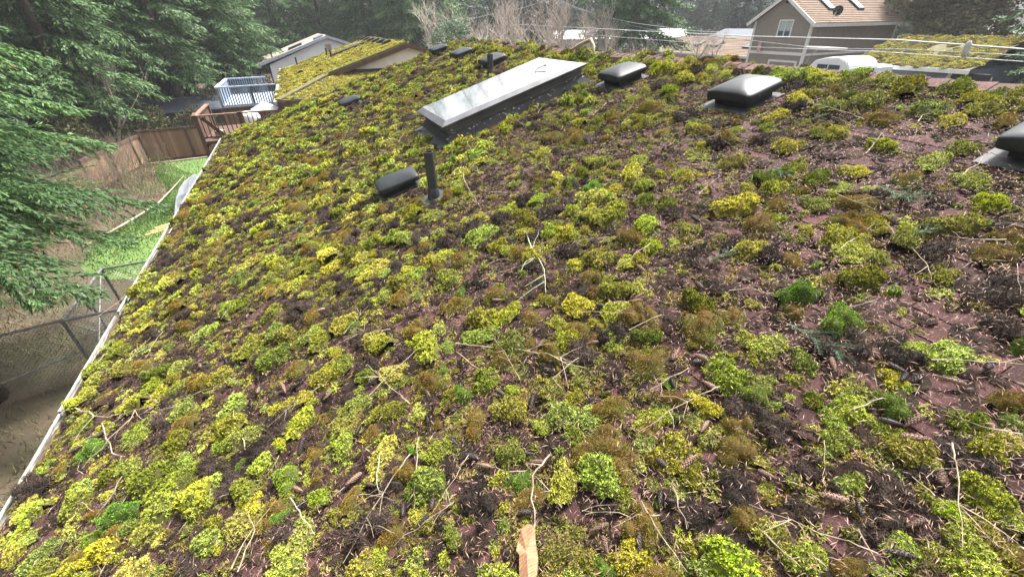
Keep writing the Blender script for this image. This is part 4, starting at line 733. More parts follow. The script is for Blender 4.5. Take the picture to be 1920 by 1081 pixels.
for x, y in ((-4.85, 34.45), (-4.85, 40.3), (-3.0, 34.45)): b = MB(); b.box(x-.07, x+.07, y-.07, y+.07, -7.1, -3.15); b.build('post', M['bluegrey'], bd)
um = tag(empty('patio_umbrella', (-1.7, 24.2, -4.02)), 'folded out white patio umbrella canopy beside the brown fascia', 'umbrella')
b = MB(); n = 8; b.add([(-1.75+.62*math.cos(6.2832*k/n), 24.3+.62*math.sin(6.2832*k/n), -3.22-.05*(k % 2)) for k in range(n)]+[(-1.75, 24.3, -2.92)], [(k, (k+1) % n, n) for k in range(n)]); b.build('canopy', M['tarp'], um)
b = MB(); b.tube([(-1.75, 24.3, -4.02), (-1.75, 24.3, -2.93)], .02, 6); b.build('pole', M['steel'], um)
gr = tag(empty('covered_grill', (-2.45, 23.6, -4.02)), 'white covered grill standing on the brown deck', 'grill')
b = MB()
for z, s in ((-4.0, .30), (-3.6, .34), (-3.42, .36), (-3.3, .32), (-3.2, .18)): b.v += [(-2.45+s*math.cos(6.2832*k/12)*1.25, 23.6+s*math.sin(6.2832*k/12), z) for k in range(12)]
b.f = [(i*12+k, i*12+(k+1) % 12, (i+1)*12+(k+1) % 12, (i+1)*12+k) for i in range(4) for k in range(12)]+[tuple(range(48, 60))]; b.build('cover', M['whitetrim'], gr, smooth=True)
b = MB(); b.box(-2.75, -2.15, 23.45, 23.75, -4.02, -3.9); b.build('base', M['black'], gr)
pot = MB()
for z, s in ((-4.02, .13), (-3.8, .19), (-3.72, .2)): pot.v += [(-3.6+s*math.cos(6.2832*k/12), 22.6+s*math.sin(6.2832*k/12), z) for k in range(12)]
pot.f = [(i*12+k, i*12+(k+1) % 12, (i+1)*12+(k+1) % 12, (i+1)*12+k) for i in range(2) for k in range(12)]+[tuple(range(24, 36))]
tag(pot.build('planter', M['log'], smooth=False), 'pale round planter on the brown deck behind the balusters', 'planter')

# ------------------------------------------------------------------ fences
def board_fence(name, a, c, z0, z1, label, m='cedar', bw=.145, post=2.4, far=False):
    a, c = Vector((*a, 0)), Vector((*c, 0)); d = c-a; ln = d.length; d.normalize(); nrm = Vector((-d.y, d.x, 0)); r_ = tag(empty(name, (*((a+c)/2).xy, z0)), label, 'fence')
    n = int(ln/bw); mesh = None
    for k in range(n):
        p = a+d*(k+.5)*bw; h = z1-z0+random.uniform(-.03, .03)
        if mesh is None: q = MB(); q.box(-bw*.48, bw*.48, -.011, .011, 0, 1); o = q.build('board', M[m], r_, mw=I); mesh = o.data
        else: o = link('board', mesh, r_, I)
        o.matrix_parent_inverse = wm(r_).inverted(); o.matrix_basis = Matrix.Translation((p.x, p.y, z0))@Matrix.Rotation(math.atan2(d.y, d.x)+random.gauss(0, .02), 4, 'Z')@Matrix.Diagonal((1, 1, h, 1))
    for k in range(int(ln/post)+1):
        p = a+d*min(k*post, ln)-nrm*.05; q = MB(); q.box(p.x-.05, p.x+.05, p.y-.05, p.y+.05, z0-.1, z1+.06); q.build('post', M['brownwood' if m == 'cedar' else m], r_)
    for z in (z0+.15, z1-.06, z1+.02):
        q = MB(); q.beam(a-nrm*.03+Vector((0,0,z)), c-nrm*.03+Vector((0,0,z)), .07, .06); q.build('rail', M['brownwood' if m == 'cedar' else m], r_)
board_fence('cedar_fence', (-9.5, 33.3), (-1.0, 33.3), -7.0, -5.15, 'reddish cedar board fence along the far side of the lawn')
board_fence('cedar_fence', (-10.6, 27.5), (-9.55, 33.2), -7.0, -5.35, 'side run of cedar fence leading towards the bare shrubs', 'cedar')
board_fence('cedar_fence', (-4.1, 28.2), (-.6, 28.2), -5.4, -3.62, 'upper cedar privacy fence behind the brown deck')
board_fence('yellow_fence', (29.7, 42.2), (33.2, 38.4), -4.9, -2.55, 'fresh yellowish board fence at the foot of the large street fir', 'cedar_lt', .2)
# chain link run against the house wall
ck = tag(empty('chain_link_run', (-4.4, 12.2, -7)), 'galvanised chain link dog run below the eave with crossing rails', 'fence')
ZT = -5.35; xs, ys = (-5.9, -2.2), (10.9, 13.45)
def bar(nm, p, q, r_=.03): x = MB(); x.tube([p, q], r_, 8); x.build(nm, M['steel'], ck)
for x, y in ((-5.9, 10.9), (-5.9, 13.45), (-4.6, 10.9), (-4.6, 13.45), (-3.3, 10.9), (-3.3, 13.45), (-7.6, 10.6), (-5.9, 12.2)): bar('post', (x, y, -7.1), (x, y, ZT+.04), .034)
for y in ys: bar('top_rail', (-5.95, y, ZT), (-2.0, y, ZT)); bar('bottom_rail', (-5.95, y, -6.85), (-2.0, y, -6.85), .02)
bar('top_rail', (-5.9, 10.85, ZT), (-5.9, 13.5, ZT), .034); bar('top_rail', (-9.5, 10.3, ZT), (-5.9, 10.95, ZT)); bar('mid_rail', (-5.9, 10.9, -6.2), (-8.6, 9.8, -6.3), .02); bar('bottom_rail', (-5.9, 10.9, -6.85), (-5.9, 13.45, -6.85), .02)
bar('brace', (-5.9, 13.4, ZT), (-5.9, 11.0, -6.8), .018)
def wires(p, d, ln, h, nm):
    q = MB(); d = Vector(d); st = .075; n = int((ln+h)/st)
    for s in (1, -1):
        for k in range(n):
            x0 = k*st-h; a0, a1 = max(0, x0), min(ln, x0+h)
            if a1 <= a0: continue
            za, zb = (a0-x0), (a1-x0)
            if s < 0: za, zb = h-za, h-zb
            A, B = Vector(p)+d*a0+Vector((0, 0, za)), Vector(p)+d*a1+Vector((0, 0, zb)); q.tube([A, B], .0035, 3, False)
    q.build(nm, M['steel'], ck)
wires((-5.9, 10.9, -6.9), (1, 0, 0), 3.7, 1.55, 'mesh_panel'); wires((-5.9, 13.45, -6.9), (1, 0, 0), 3.7, 1.55, 'mesh_panel'); wires((-5.9, 10.9, -6.9), (0, 1, 0), 2.55, 1.55, 'mesh_panel'); wires((-9.2, 10.36, -6.9), (.984, .177, 0), 3.3, 1.55, 'mesh_panel')

# ------------------------------------------------------------------ yard things
b = MB(); r = random.Random(2); vs = []; n = 9
for i in range(n):
    for j in range(n): x, y = i/(n-1), j/(n-1); vs.append((-6.35+1.4*x+.12*y, 22.2+3.6*y, -6.95+1.05*math.sin(math.pi*x)**.3*math.sin(math.pi*y)**.3+r.uniform(-.05, .05)))
b.add(vs, [(i*n+j, (i+1)*n+j, (i+1)*n+j+1, i*n+j+1) for i in range(n-1) for j in range(n-1)]); tag(b.build('white_tarp', M['tarp'], smooth=False), 'crumpled white tarp over a heap beside the lawn at the gutter', 'tarp')
b = MB(); b.tube([(-6.95, 28.4, -6.83), (-7.05, 26, -6.8), (-7.25, 23.8, -6.83), (-7.9, 21.6, -6.8), (-8.8, 19.6, -6.85)], [.02, .03, .04, .045, .03], 8); tag(b.build('edging_log', M['log'], smooth=True), 'long pale log edging the lawn beside the shrubs', 'log')
b = MB(); b.tube([(-9.6, 32.2, -6.8), (-7.8, 32.3, -6.82), (-5.2, 32.5, -6.8), (-3, 32.6, -6.82)], .05, 6); tag(b.build('edging_pole', M['log'], smooth=True), 'straight pale pole lying along the foot of the cedar fence', 'log')
for k in range(3): b = MB(); b.beam((-6.9+.12*k, 19.9+.28*k, -6.86+.02*k), (-4.6+.1*k, 21.2+.3*k, -6.84+.02*k), .12, .05); tag(b.build('lumber_plank', M['lumber'], bev=.004), 'yellow lumber plank lying on the lawn by the gutter', 'plank', 'yellow planks on the lawn')
sh = tag(empty('slate_shed', (-8.5, 45, -7)), 'dark slate blue shed wall behind the cedar fence', 'shed')
b = MB(); b.box(-11.5, -6.2, 43.8, 48, -7.3, -5.5); b.build('wall', M['darkblue'], sh)
b = MB(); b.slab([(-11.8, 43.4, -5.55), (-5.9, 43.4, -5.55), (-5.9, 46, -4.8), (-11.8, 46, -4.8)], .1); b.slab([(-11.8, 46, -4.8), (-5.9, 46, -4.8), (-5.9, 48.5, -5.55), (-11.8, 48.5, -5.55)], .1); b.build('roof', M['darkblue'], sh)

# ------------------------------------------------------------------ white house behind
wh = tag(empty('white_house', (3.3, 56, -7)), 'white gabled house with tan grey roof behind the mossy neighbour', 'house')
b = MB(); b.box(-2.2, 8.8, 50.35, 64, -7.3, -3.0); b.build('wall', M['whitewall'], wh)
b = MB(); b.add([(-2.2, 50.34, -3.0), (8.8, 50.34, -3.0), (3.3, 50.34, -1.0)], [(0,1,2)]); b.build('gable_wall', M['whitewall'], wh)
k_ = (2.22)/6.62
for s in (-1, 1): b = MB(); q = [(3.3, 49.9, -.72), (3.3+s*6.62, 49.9, -2.94), (3.3+s*6.62, 64.4, -2.94), (3.3, 64.4, -.72)]; b.slab(q if s > 0 else q[::-1], .1); b.build('roof', M['tangrey'], wh)
for s in (-1, 1): b = MB(); b.beam((3.3, 49.87, -.85), (3.3+s*6.62, 49.87, -3.07), .05, .22); b.build('barge_board', M['paleblue'], wh)
b = MB(); b.box(3.0, 3.55, 50.28, 50.33, -2.3, -1.5); b.build('gable_vent', M['tangrey'], wh)
RW = Matrix(((1,0,0,3.3),(0,1,0,0),(k_,0,1,-.72),(0,0,0,1)))
b = MB(); b.box(-3.6, -2.3, 51.2, 53.4, .0, .16, RW); b.build('skylight', M['vent_dk'], wh)
b = MB(); b.box(-1.1, -.3, 50.6, 53.2, .0, .14, RW); b.build('roof_vent', M['bluegrey'], wh)
b = MB(); b.tube([(-1.85, 50.9, -2.5), (-1.85, 50.9, -2.0)], .06, 6); b.build('vent_pipe', M['pipe'], wh)
b = MB(); b.tube([(-2.28, 50.3, -3.0), (-2.28, 50.3, -7)], .06, 6); b.build('downspout', M['vent_dk'], wh)

# ------------------------------------------------------------------ brown two storey house
bh = tag(empty('brown_house', (43, 28.5, -5.2)), 'brown two storey house with white trim and tan roof at the upper right', 'house')
x0, x1, y0, y1, ze, zp = 37.4, 48.3, 25.92, 31.2, -.1, 1.62; ym = (y0+y1)/2; sl = (zp-ze)/(ym-y0)
b = MB(); b.box(x0, x1, y0, y1, -5.4, ze); b.build('wall', M['brownwall'], bh)
b = MB(); b.add([(x0, y0, ze), (x0, y1, ze), (x0, ym, zp)], [(0,2,1)]); b.build('gable_wall', M['brownwall'], bh)
def course_roof(nm, m, A, B, C, D, n, par, t=.05):
    """roof plane A-B along the eave, D-C along the ridge, laid in n courses"""
    A, B, C, D = map(Vector, (A, B, C, D)); q = MB(); q.slab([A, B, C, D], .1); rf = q.build(nm, m, par); nr = (B-A).cross(D-A).normalized()
    for i in range(n):
        p, q_ = i/n, min(1, (i+1.12)/n); q = MB(); q.slab([A.lerp(D, p)+nr*t, B.lerp(C, p)+nr*t, B.lerp(C, q_)+nr*(t*.3), A.lerp(D, q_)+nr*(t*.3)], t*.7); q.build('shingle_course', m, rf)
    return rf
oh, oe = .45, .42; E = lambda s: ze-oe*sl
course_roof('roof', M['tanroof'], (x0-oh, y0-oe, E(0)), (x1+oh, y0-oe, E(0)), (x1+oh, ym, zp), (x0-oh, ym, zp), 16, bh)
course_roof('rear_roof', M['tanroof'], (x1+oh, y1+oe, E(0)), (x0-oh, y1+oe, E(0)), (x0-oh, ym, zp), (x1+oh, ym, zp), 4, bh)
for s, yy in ((1, y0-oe), (-1, y1+oe)): b = MB(); b.beam((x0-oh-.03, yy-.02*s, E(0)-.1), (x0-oh-.03, ym, zp-.1), .05, .24); b.build('barge_board', M['whitetrim'], bh)
b = MB(); b.box(x0-oh-.02, x1+oh, y0-oe-.06, y0-oe-.01, E(0)-.26, E(0)-.02); b.build('fascia', M['whitetrim'], bh)
for x, y in ((x0, y0), (x0, y1), (x1, y0)): b = MB(); b.box(x-.03, x+.16, y-.03, y+.16, -5.3, ze-.05) if y == y0 else b.box(x-.03, x+.16, y-.16, y+.03, -5.3, ze-.05); b.build('corner_trim', M['whitetrim'], bh)
b = MB(); b.box(x0-.045, x0-.002, y0+.17, y1-.17, -2.62, -2.4); b.build('belt_board', M['whitetrim'], bh)
b = MB(); b.box(x0+.17, x1-.1, y0-.045, y0-.002, -2.62, -2.45); b.build('belt_board', M['whitetrim'], bh)
wn = MB(); wn.box(x0-.05, x0-.004, 27.55, 28.85, -1.38, -1.26); wn.box(x0-.05, x0-.004, 27.55, 28.85, -.22, -.1); wn.box(x0-.05, x0-.004, 27.55, 27.66, -1.26, -.22); wn.box(x0-.05, x0-.004, 28.74, 28.85, -1.26, -.22); wn.box(x0-.045, x0-.004, 28.16, 28.24, -1.26, -.22); win = wn.build('window', M['whitetrim'], bh)
for ya, yb in ((27.66, 28.16), (28.24, 28.74)):
    b = MB(); b.box(x0-.02, x0-.003, ya, yb, -1.26, -.22); b.build('pane', M['window'], win)
    b = MB(); b.box(x0-.028, x0-.0215, ya+.03, yb-.03, -.9, -.24); b.build('blind', M['blind'], win)
for k in range(6): z = .32+k*.2; hw = max(.1, (zp-z)/sl-.12); b = MB(); b.box(x0-.022, x0-.002, ym-hw, ym+hw, z, z+.185); b.build('siding_board', M['brownwall'], bh)
b = MB(); b.box(x0-.05, x0-.024, ym-.17, ym+.17, 1.0, 1.36); b.build('gable_vent', M['vent_dk'], bh)
b = MB(); b.box(x0-.04, x0-.002, 26.3, 28.95, -3.15, -3.0); b.box(x0-.04, x0-.002, 26.3, 26.45, -5.2, -3.15); b.box(x0-.04, x0-.002, 28.8, 28.95, -5.2, -3.15); gd = b.build('garage_door', M['whitetrim'], bh)
b = MB(); b.box(x0-.02, x0-.003, 26.45, 28.8, -5.2, -3.15); b.build('door_panel', M['brownwall'], gd)
RB = Matrix(((1,0,0,0),(0,1,0,0),(0,sl,1,ze-sl*y0),(0,0,0,1)))
for xa in (40.0, 43.7): b = MB(); b.box(xa, xa+.75, 26.7, 28.1, .06, .2, RB); s = b.build('skylight', M['vent_dk'], bh); b = MB(); b.box(xa+.08, xa+.67, 26.78, 28.02, .205, .215, RB); b.build('pane', M['glass'], s)
sd_ = tag(empty('satellite_dish', (39.0, 25.7, .0)), 'grey satellite dish on a white arm on the tan roof edge', 'satellite dish')
b = MB(); b.tube([(39.0, 25.75, -.15), (38.9, 25.5, .05), (38.95, 25.4, .35)], .025, 6); b.build('arm', M['whitetrim'], sd_)
n = 16; DM = Matrix.Translation((39.0, 25.35, .42))@Matrix.Rotation(R(35), 4, 'Z')@Matrix.Rotation(R(68), 4, 'Y'); b = MB()
for q, z in ((.05, -.06), (.2, -.045), (.33, 0)): b.v += [tuple(DM@Vector((q*1.15*math.cos(6.2832*k/n), q*math.sin(6.2832*k/n), z))) for k in range(n)]
b.f = [(i*n+k, i*n+(k+1) % n, (i+1)*n+(k+1) % n, (i+1)*n+k) for i in range(2) for k in range(n)]+[tuple(range(n))]; b.build('reflector', M['vent'], sd_, smooth=True)
b = MB(); b.tube([DM@Vector((.3, 0, 0)), DM@Vector((.1, 0, .3))], .012, 5); b.build('feed_arm', M['steel'], sd_)
fl = tag(empty('small_flag', (37.2, 30.0, -2.5)), 'small red and white striped flag hanging at the brown house corner', 'flag')
b = MB(); b.tube([(37.38, 30.2, -1.55), (36.95, 29.95, -1.65)], .015, 5); b.build('staff', M['stick'], fl)
for k in range(7): b = MB(); b.box(37.05, 37.07, 29.72+k*.06, 29.78+k*.06, -2.5+.04*abs(k-3), -1.72); b.build('stripe', M['red' if k % 2 == 0 else 'whitetrim'], fl)

# ------------------------------------------------------------------ low tan roofed house
th = tag(empty('low_tan_house', (49, 44, -5.6)), 'long low house with tan shingle roof and dark windows left of the brown house', 'house')
b = MB(); b.box(45.0, 53, 35.5, 51.4, -5.7, -3.5); b.build('wall', M['pinkwall'], th)
course_roof('roof', M['tanroof'], (44.4, 52.2, -3.45), (44.4, 35.2, -3.45), (49, 35.2, -1.85), (49, 52.2, -1.85), 14, th)
course_roof('rear_roof', M['tanroof'], (53.6, 35.2, -3.45), (53.6, 52.2, -3.45), (49, 52.2, -1.85), (49, 35.2, -1.85), 3, th)
b = MB(); b.box(44.3, 44.38, 35.2, 52.2, -3.62, -3.42); b.build('gutter', M['whitetrim'], th)
for ya, yb in ((36, 38.2), (38.6, 41.4), (41.8, 43.6), (44.2, 46.2)): b = MB(); b.box(44.95, 44.998, ya, yb, -5.3, -3.75); b.build('window', M['window'], th)
for y in (36.0, 38.4, 41.6, 43.9, 47.0): b = MB(); b.box(44.5, 44.62, y-.06, y+.06, -5.6, -3.6); b.build('porch_post', M['pinkwall'], th)
RT = Matrix(((1,0,0,0),(0,1,0,0),(.348,0,1,-3.45-.348*44.4),(0,0,0,1)))
for y in (46.4, 43.6, 39.0): b = MB(); b.box(46.1, 47.3, y-.45, y+.45, .05, .22, RT); b.build('skylight', M['vent_dk'], th)
b = MB(); b.tube([(44.35, 35.6, -3.6), (44.8, 35.7, -4.0), (44.9, 35.7, -5.6)], .05, 6); b.build('downspout', M['whitetrim'], th)
dh = tag(empty('slate_roof_house', (61, 53, -5)), 'far house with a dark slate blue roof behind the tan roofed house', 'house')
b = MB(); b.box(59.5, 67, 49.5, 57, -5.5, -2.3); b.build('wall', M['whitewall'], dh)
b = MB(); b.slab([(59, 57.4, -2.3), (59, 49.2, -2.3), (62.5, 49.2, -1.25), (62.5, 57.4, -1.25)], .12); b.slab([(66, 49.2, -2.3), (66, 57.4, -2.3), (62.5, 57.4, -1.25), (62.5, 49.2, -1.25)], .12); b.build('roof', M['darkroof'], dh)
wb = tag(empty('white_low_building', (46, 60, -5)), 'long low white building gleaming behind the street fir', 'building')
d = Vector((9.47, -7.42, 0)).normalized(); nn = Vector((-d.y, d.x, 0)); WM = Matrix(((d.x, nn.x, 0, 41.4), (d.y, nn.y, 0, 62.5), (0, 0, 1, 0), (0, 0, 0, 1)))
b = MB(); b.box(-6, 13, 0, 7, -5.2, -2.2, WM); b.build('wall', M['whitewall'], wb)
b = MB(); b.slab([WM@Vector(p) for p in ((-6.4, -.5, -2.2), (13.4, -.5, -2.2), (13.4, 3.5, -1.1), (-6.4, 3.5, -1.1))], .15); b.slab([WM@Vector(p) for p in ((-6.4, 3.5, -1.1), (13.4, 3.5, -1.1), (13.4, 7.5, -2.2), (-6.4, 7.5, -2.2))], .15); b.build('roof', M['whitetrim'], wb)
for x in (-4, -1, 2.2, 6, 9.5): b = MB(); b.box(x, x+1.1, -.03, -.003, -4.2, -3.0, WM); b.build('window', M['window'], wb)

# ------------------------------------------------------------------ mossy garage and camper
ga = tag(empty('mossy_garage', (31, 14, -5)), 'grey garage with a brownish mossy roof right of the brown house', 'garage')
b = MB(); b.box(28.45, 35.5, 11.6, 16.3, -5.2, -2.2); b.build('wall', M['bluegrey'], ga)
FG = [Vector(p) for p in ((28, 16.75, -2.13), (28, 11.25, -2.13), (32.2, 11.25, -.95), (32.2, 16.75, -.95))]
b = MB(); b.slab(FG, .1); b.build('roof', M['mossroof'], ga)
b = MB(); b.slab([(36.4, 11.25, -2.13), (36.4, 16.75, -2.13), (32.2, 16.75, -.95), (32.2, 11.25, -.95)], .1); b.build('rear_slope', M['greyshingle'], ga)
b = MB(); b.box(27.93, 27.99, 11.25, 16.75, -2.32, -2.14); b.build('fascia', M['whitetrim'], ga)
b = MB(); b.box(28.4, 28.44, 13.1, 15.6, -2.72, -2.6); b.box(28.4, 28.44, 13.1, 13.22, -5, -2.72); b.box(28.4, 28.44, 15.48, 15.6, -5, -2.72); gd = b.build('garage_door', M['whitetrim'], ga)
b = MB(); b.box(28.42, 28.446, 13.22, 15.48, -5, -2.72); b.build('door_panel', M['bluegrey'], gd)
b = MB(); b.box(28.38, 28.5, 12.0, 12.16, -5.1, -2.25); b.build('corner_trim', M['whitetrim'], ga)
b = MB(); b.box(28.30, 28.44, 10.6, 11.98, -5.1, -2.3); b.build('carport_shade_panel', M['black'], ga)  # solid black box standing in for the shade inside the carport
FGm = Matrix(((4.2/4.363, 0, -1.18/4.363, 28), (0, 1, 0, 11.25), (1.18/4.363, 0, 4.2/4.363, -2.13), (0, 0, 0, 1)))
def pg(r, n): a, c = r.random(n)*4.33, r.random(n)*5.5; k = vnoise(a, c, .6, 71) > .25; return a[k], c[k]
mossy('moss_cover', '', FGm, 1100, pg, .10, .18, 9, ga, ('O', 'L', 'Y', 'Y'))
cp = tag(empty('white_camper', (26, 15.7, -5)), 'white round topped camper with dark windows in front of the grey garage', 'camper')
b = MB(); pf = [(14.9, -4.6), (14.9, -2.15), (15.1, -1.88), (15.5, -1.74), (16.2, -1.76), (16.75, -1.92), (17.05, -2.3), (17.15, -4.6)]; k = len(pf)
b.add([(25.2, y, z) for y, z in pf]+[(27.6, y, z) for y, z in pf], [tuple(range(k)), tuple(range(2*k-1, k-1, -1))]+[(i, i+k, (i+1) % k+k, (i+1) % k) for i in range(k)]); body = b.build('body', M['white'], cp, bev=.05)
b = MB(); b.box(25.14, 25.195, 15.35, 16.5, -2.55, -2.08); b.build('window', M['window'], cp)
b = MB(); b.box(25.13, 25.15, 15.9, 15.94, -2.55, -2.08); b.build('window_bar', M['white'], cp)
b = MB(); b.box(25.9, 27.3, 14.0, 14.88, -4.6, -2.05); b.build('cab', M['white'], cp, bev=.08)
for ya in (14.1, 14.52): b = MB(); b.box(25.86, 25.897, ya, ya+.3, -2.6, -2.15); b.build('window', M['window'], cp)
for y in (15.3, 16.7):
    b = MB(); b.tube([(25.22, y, -4.6), (25.45, y, -4.6)], .36, 14); wl = b.build('wheel', M['black'], cp); b = MB(); b.tube([(25.19, y, -4.6), (25.21, y, -4.6)], .2, 10); b.build('rim', M['steel'], wl)
b = MB(); b.box(25.3, 27.5, 14.0, 17.1, -5.0, -4.6); b.build('chassis', M['black'], cp)

# ------------------------------------------------------------------ pole and cables
po = tag(empty('utility_pole', (26.2, 47.6, -5)), 'reddish wooden utility pole rising behind the bare trees', 'utility pole')
b = MB(); b.tube([(26.2, 47.6, -5.2), (26.2, 47.6, 6.5)], [.2, .15], 10); b.build('mast', M['pole'], po, smooth=True)
b = MB(); b.beam((25.3, 47.2, 2.05), (27.1, 48.0, 2.05), .1, .12); b.build('crossarm', M['pole'], po)
for t in (0, .5, 1): b = MB(); p = Vector((25.35, 47.22, 2.11)).lerp(Vector((27.05, 47.98, 2.11)), t); b.tube([p, p+Vector((0, 0, .2))], [.05, .035], 8); b.build('insulator', M['whitetrim'], po)
def cable(P, rad, m, label, sag=0.):
    q = []; P = [Vector(p) for p in P]
    for i in range(len(P)-1):
        for j in range(8): t = j/8; p = P[i].lerp(P[i+1], t); p.z -= sag*4*t*(1-t); q.append(p)
    q.append(P[-1]); b = MB(); b.tube(q, rad, 5); tag(b.build('overhead_cable', M[m], smooth=True), label, 'cable')
cable([(20, 45, -.1), (20, 31, -.41), (20, 17, -.71), (20, 10.55, -.73), (20, 7, -.9), (20, 1, -1.05)], .022, 'wire_lt', 'thickest pale cable crossing the brown house just under its window')
cable([(20, 44, -.5), (20, 34, -.74), (20, 16.85, -1.15), (20, 10.9, -1.12), (20, 6.9, -1.22), (20, 1, -1.3)], .013, 'wire_lt', 'lowest thin cable crossing below the belt board of the brown house')
cable([(20.1, 21.3, -.62), (20.1, 13.3, -1.1), (20.1, 10.1, -1.02), (20.1, 6.95, -1.07), (20.1, 1, -1.15)], .014, 'wire', 'middle cable dipping to the clamp in front of the brown house')
cable([(26, 46.9, 2.1), (26, 37.85, .42), (26, 30, -.40), (26, 24, -.7)], .016, 'wire_lt', 'pale service cable descending from the utility pole to the right', .1)
cable([(26.6, 47.4, 2.1), (26.6, 37.85, .25), (26.6, 30, -.75), (26.6, 24, -1.1)], .014, 'wire', 'second service cable sagging under the first from the pole', .15)
cable([(25.6, 47.4, 2.1), (20, 48, .9), (12, 49, 0)], .014, 'wire_lt', 'pale cable running from the pole down to the left', .2)
cable([(20.1, 13.35, -1.1), (21.5, 14.6, -1.5), (23.6, 16.2, -2.3)], .018, 'wire_lt', 'pale drop wire slanting from the clamp down to the left')
b = MB(); b.tube([(20.1, 13.9, -1.06), (20.1, 13.3, -1.09), (20.1, 12.2, -1.07)], [.03, .07, .03], 6); tag(b.build('cable_clamp', M['whitetrim'], smooth=True), 'pale cable clamp where drop wires meet before the brown house', 'cable clamp')
cy_ = tag(empty('cable_canister', (20, 8.4, -.9)), 'pale upright cylinder hanging on the cables at the far right', 'canister')
b = MB(); b.tube([(20, 8.4, -1.12), (20, 8.4, -1.08), (20, 8.4, -.8), (20, 8.4, -.74), (20, 8.4, -.70)], [.05, .085, .085, .05, .02], 10); b.build('body', M['wire_lt'], cy_, smooth=True)
b = MB(); b.tube([(20, 8.4, -.72), (20, 8.4, -.6)], .015, 5); b.build('hook', M['steel'], cy_)

# ------------------------------------------------------------------ trees
def merge(parts):
    V, F, A, off = [], [], [], 0
    for v_, f_, a_ in parts: V.append(v_); F.append(f_+off); A.append(a_); off += len(v_)
    return np.concatenate(V), np.concatenate(F), np.concatenate(A)
def conifer_crown(seed, H, Rm, base, nbr, step, sub, sz, wd, droop=.35, sway=1., twig=.42, fine=3):
    """branches in irregular whorls, each carrying drooping side twigs set with narrow needle sprays; origin at the tree's foot"""
    r = np.random.default_rng(seed); Pv, Dv, Lv, rn = [], [], [], []
    for i in range(nbr):
        t = (i+.5)/nbr; t = t**1.5; h = base+(H-base)*t+r.normal(0, .2); L = Rm*(1-t)**.75*(.72+.5*r.random())*(1 if t > .06 else .8)+.15; az = i*2.39996+r.normal(0, .35)
        d = np.array([math.cos(az), math.sin(az), 0]); s_ = np.array([-d[1], d[0], 0]); up0 = .28*t*2-.05; n = max(3, int(L/step)); bend = r.normal(0, .12); br = r.random()
        for j in range(n):
            q = (j+.6)/n
            if q < .12: continue
            c = d*L*q+s_*bend*L*q*q+np.array([0, 0, h+L*(up0*q-droop*sway*q**1.7+.10*q**5)])
            for sg in (-1, 1):
                tl = L*twig*(1-q)**.7*(.6+.7*r.random())+.10; ang = (.75-.25*q)+r.normal(0, .16); td = d*math.cos(ang)+s_*sg*math.sin(ang)+np.array([0, 0, -.25-.45*droop+r.normal(0, .2)]); td /= np.linalg.norm(td)
                m = max(2, int(tl/sub)); k = (np.arange(m)+.3)/m; pos = c+td*(tl*k)[:, None]+np.array([0, 0, 1])*(-.12*tl*k**2)[:, None]
                for e in range(fine):
                    a2 = r.normal(0, .55, m); dd = td[None]*np.cos(a2)[:, None]+np.cross(td, [0, 0, 1.])[None]*np.sin(a2)[:, None]+r.normal(0, .22, (m, 3)); dd[:, 2] -= .25
                    Pv.append(pos+r.normal(0, sz*.15, (m, 3))); Dv.append(dd); rn.append(np.clip(.25+.35*br+.35*q*r.random(m)+r.normal(0, .13, m), 0, .96)); Lv.append(np.full(m, sz)*(.6+.8*r.random(m)))
    P_, D_, L_, rn = np.concatenate(Pv), np.concatenate(Dv), np.concatenate(Lv), np.concatenate(rn); D_ /= np.linalg.norm(D_, axis=1)[:, None]; n = len(P_)
    S = np.cross(D_, np.array([0, 0, 1.])+r.normal(0, .5, (n, 3))); S /= np.linalg.norm(S, axis=1)[:, None]+1e-6; S *= (wd*(.6+.8*r.random(n)))[:, None]; E_ = D_*L_[:, None]
    V = np.stack([P_, P_+E_*.45+S, P_+E_, P_+E_*.45-S], 1).reshape(-1, 3); F = np.arange(4*n).reshape(-1, 4)
    dead = r.random(n) > .992; rn = np.where(dead, 1., rn)
    return V, F, np.repeat(rn, 4)
def trunk_mb(H, r0, seed, limbs=14, base=2., lr=2.2):
    r = random.Random(seed); b = MB(); b.tube([(r.gauss(0, .05)*i, r.gauss(0, .05)*i, H*i/8) for i in range(9)], [r0*(1.25 if i == 0 else 1)*(1-.9*i/8) for i in range(9)], 9)
    for i in range(limbs):
        h = base+(H*.8-base)*(i+r.random())/limbs; a = r.random()*6.28; L = lr*(1-h/H)*r.uniform(.5, 1); b.tube([(0, 0, h), (math.cos(a)*L*.5, math.sin(a)*L*.5, h-.04*L), (math.cos(a)*L, math.sin(a)*L, h-.3*L)], [r0*.22, r0*.14, r0*.04], 5)
    return b
def tree(name, crown_me, trunk_me, x, y, rz, s, label, cat='tree', group=None, z=None):
    t = tag(empty(name, mw=Matrix.Translation((x, y, float(gz(x, y)) if z is None else z))@Matrix.Rotation(rz, 4, 'Z')@Matrix.Scale(s, 4)), label, cat, group)
    if crown_me: link('crown', crown_me, t, I.copy())
    link('trunk', trunk_me, t, I.copy()); return t
def tm(b, m, nm='trunk'):
    me = bpy.data.meshes.new(nm); me.from_pydata(b.v, [], b.f); me.polygons.foreach_set('use_smooth', [True]*len(me.polygons)); me.materials.append(m); return me
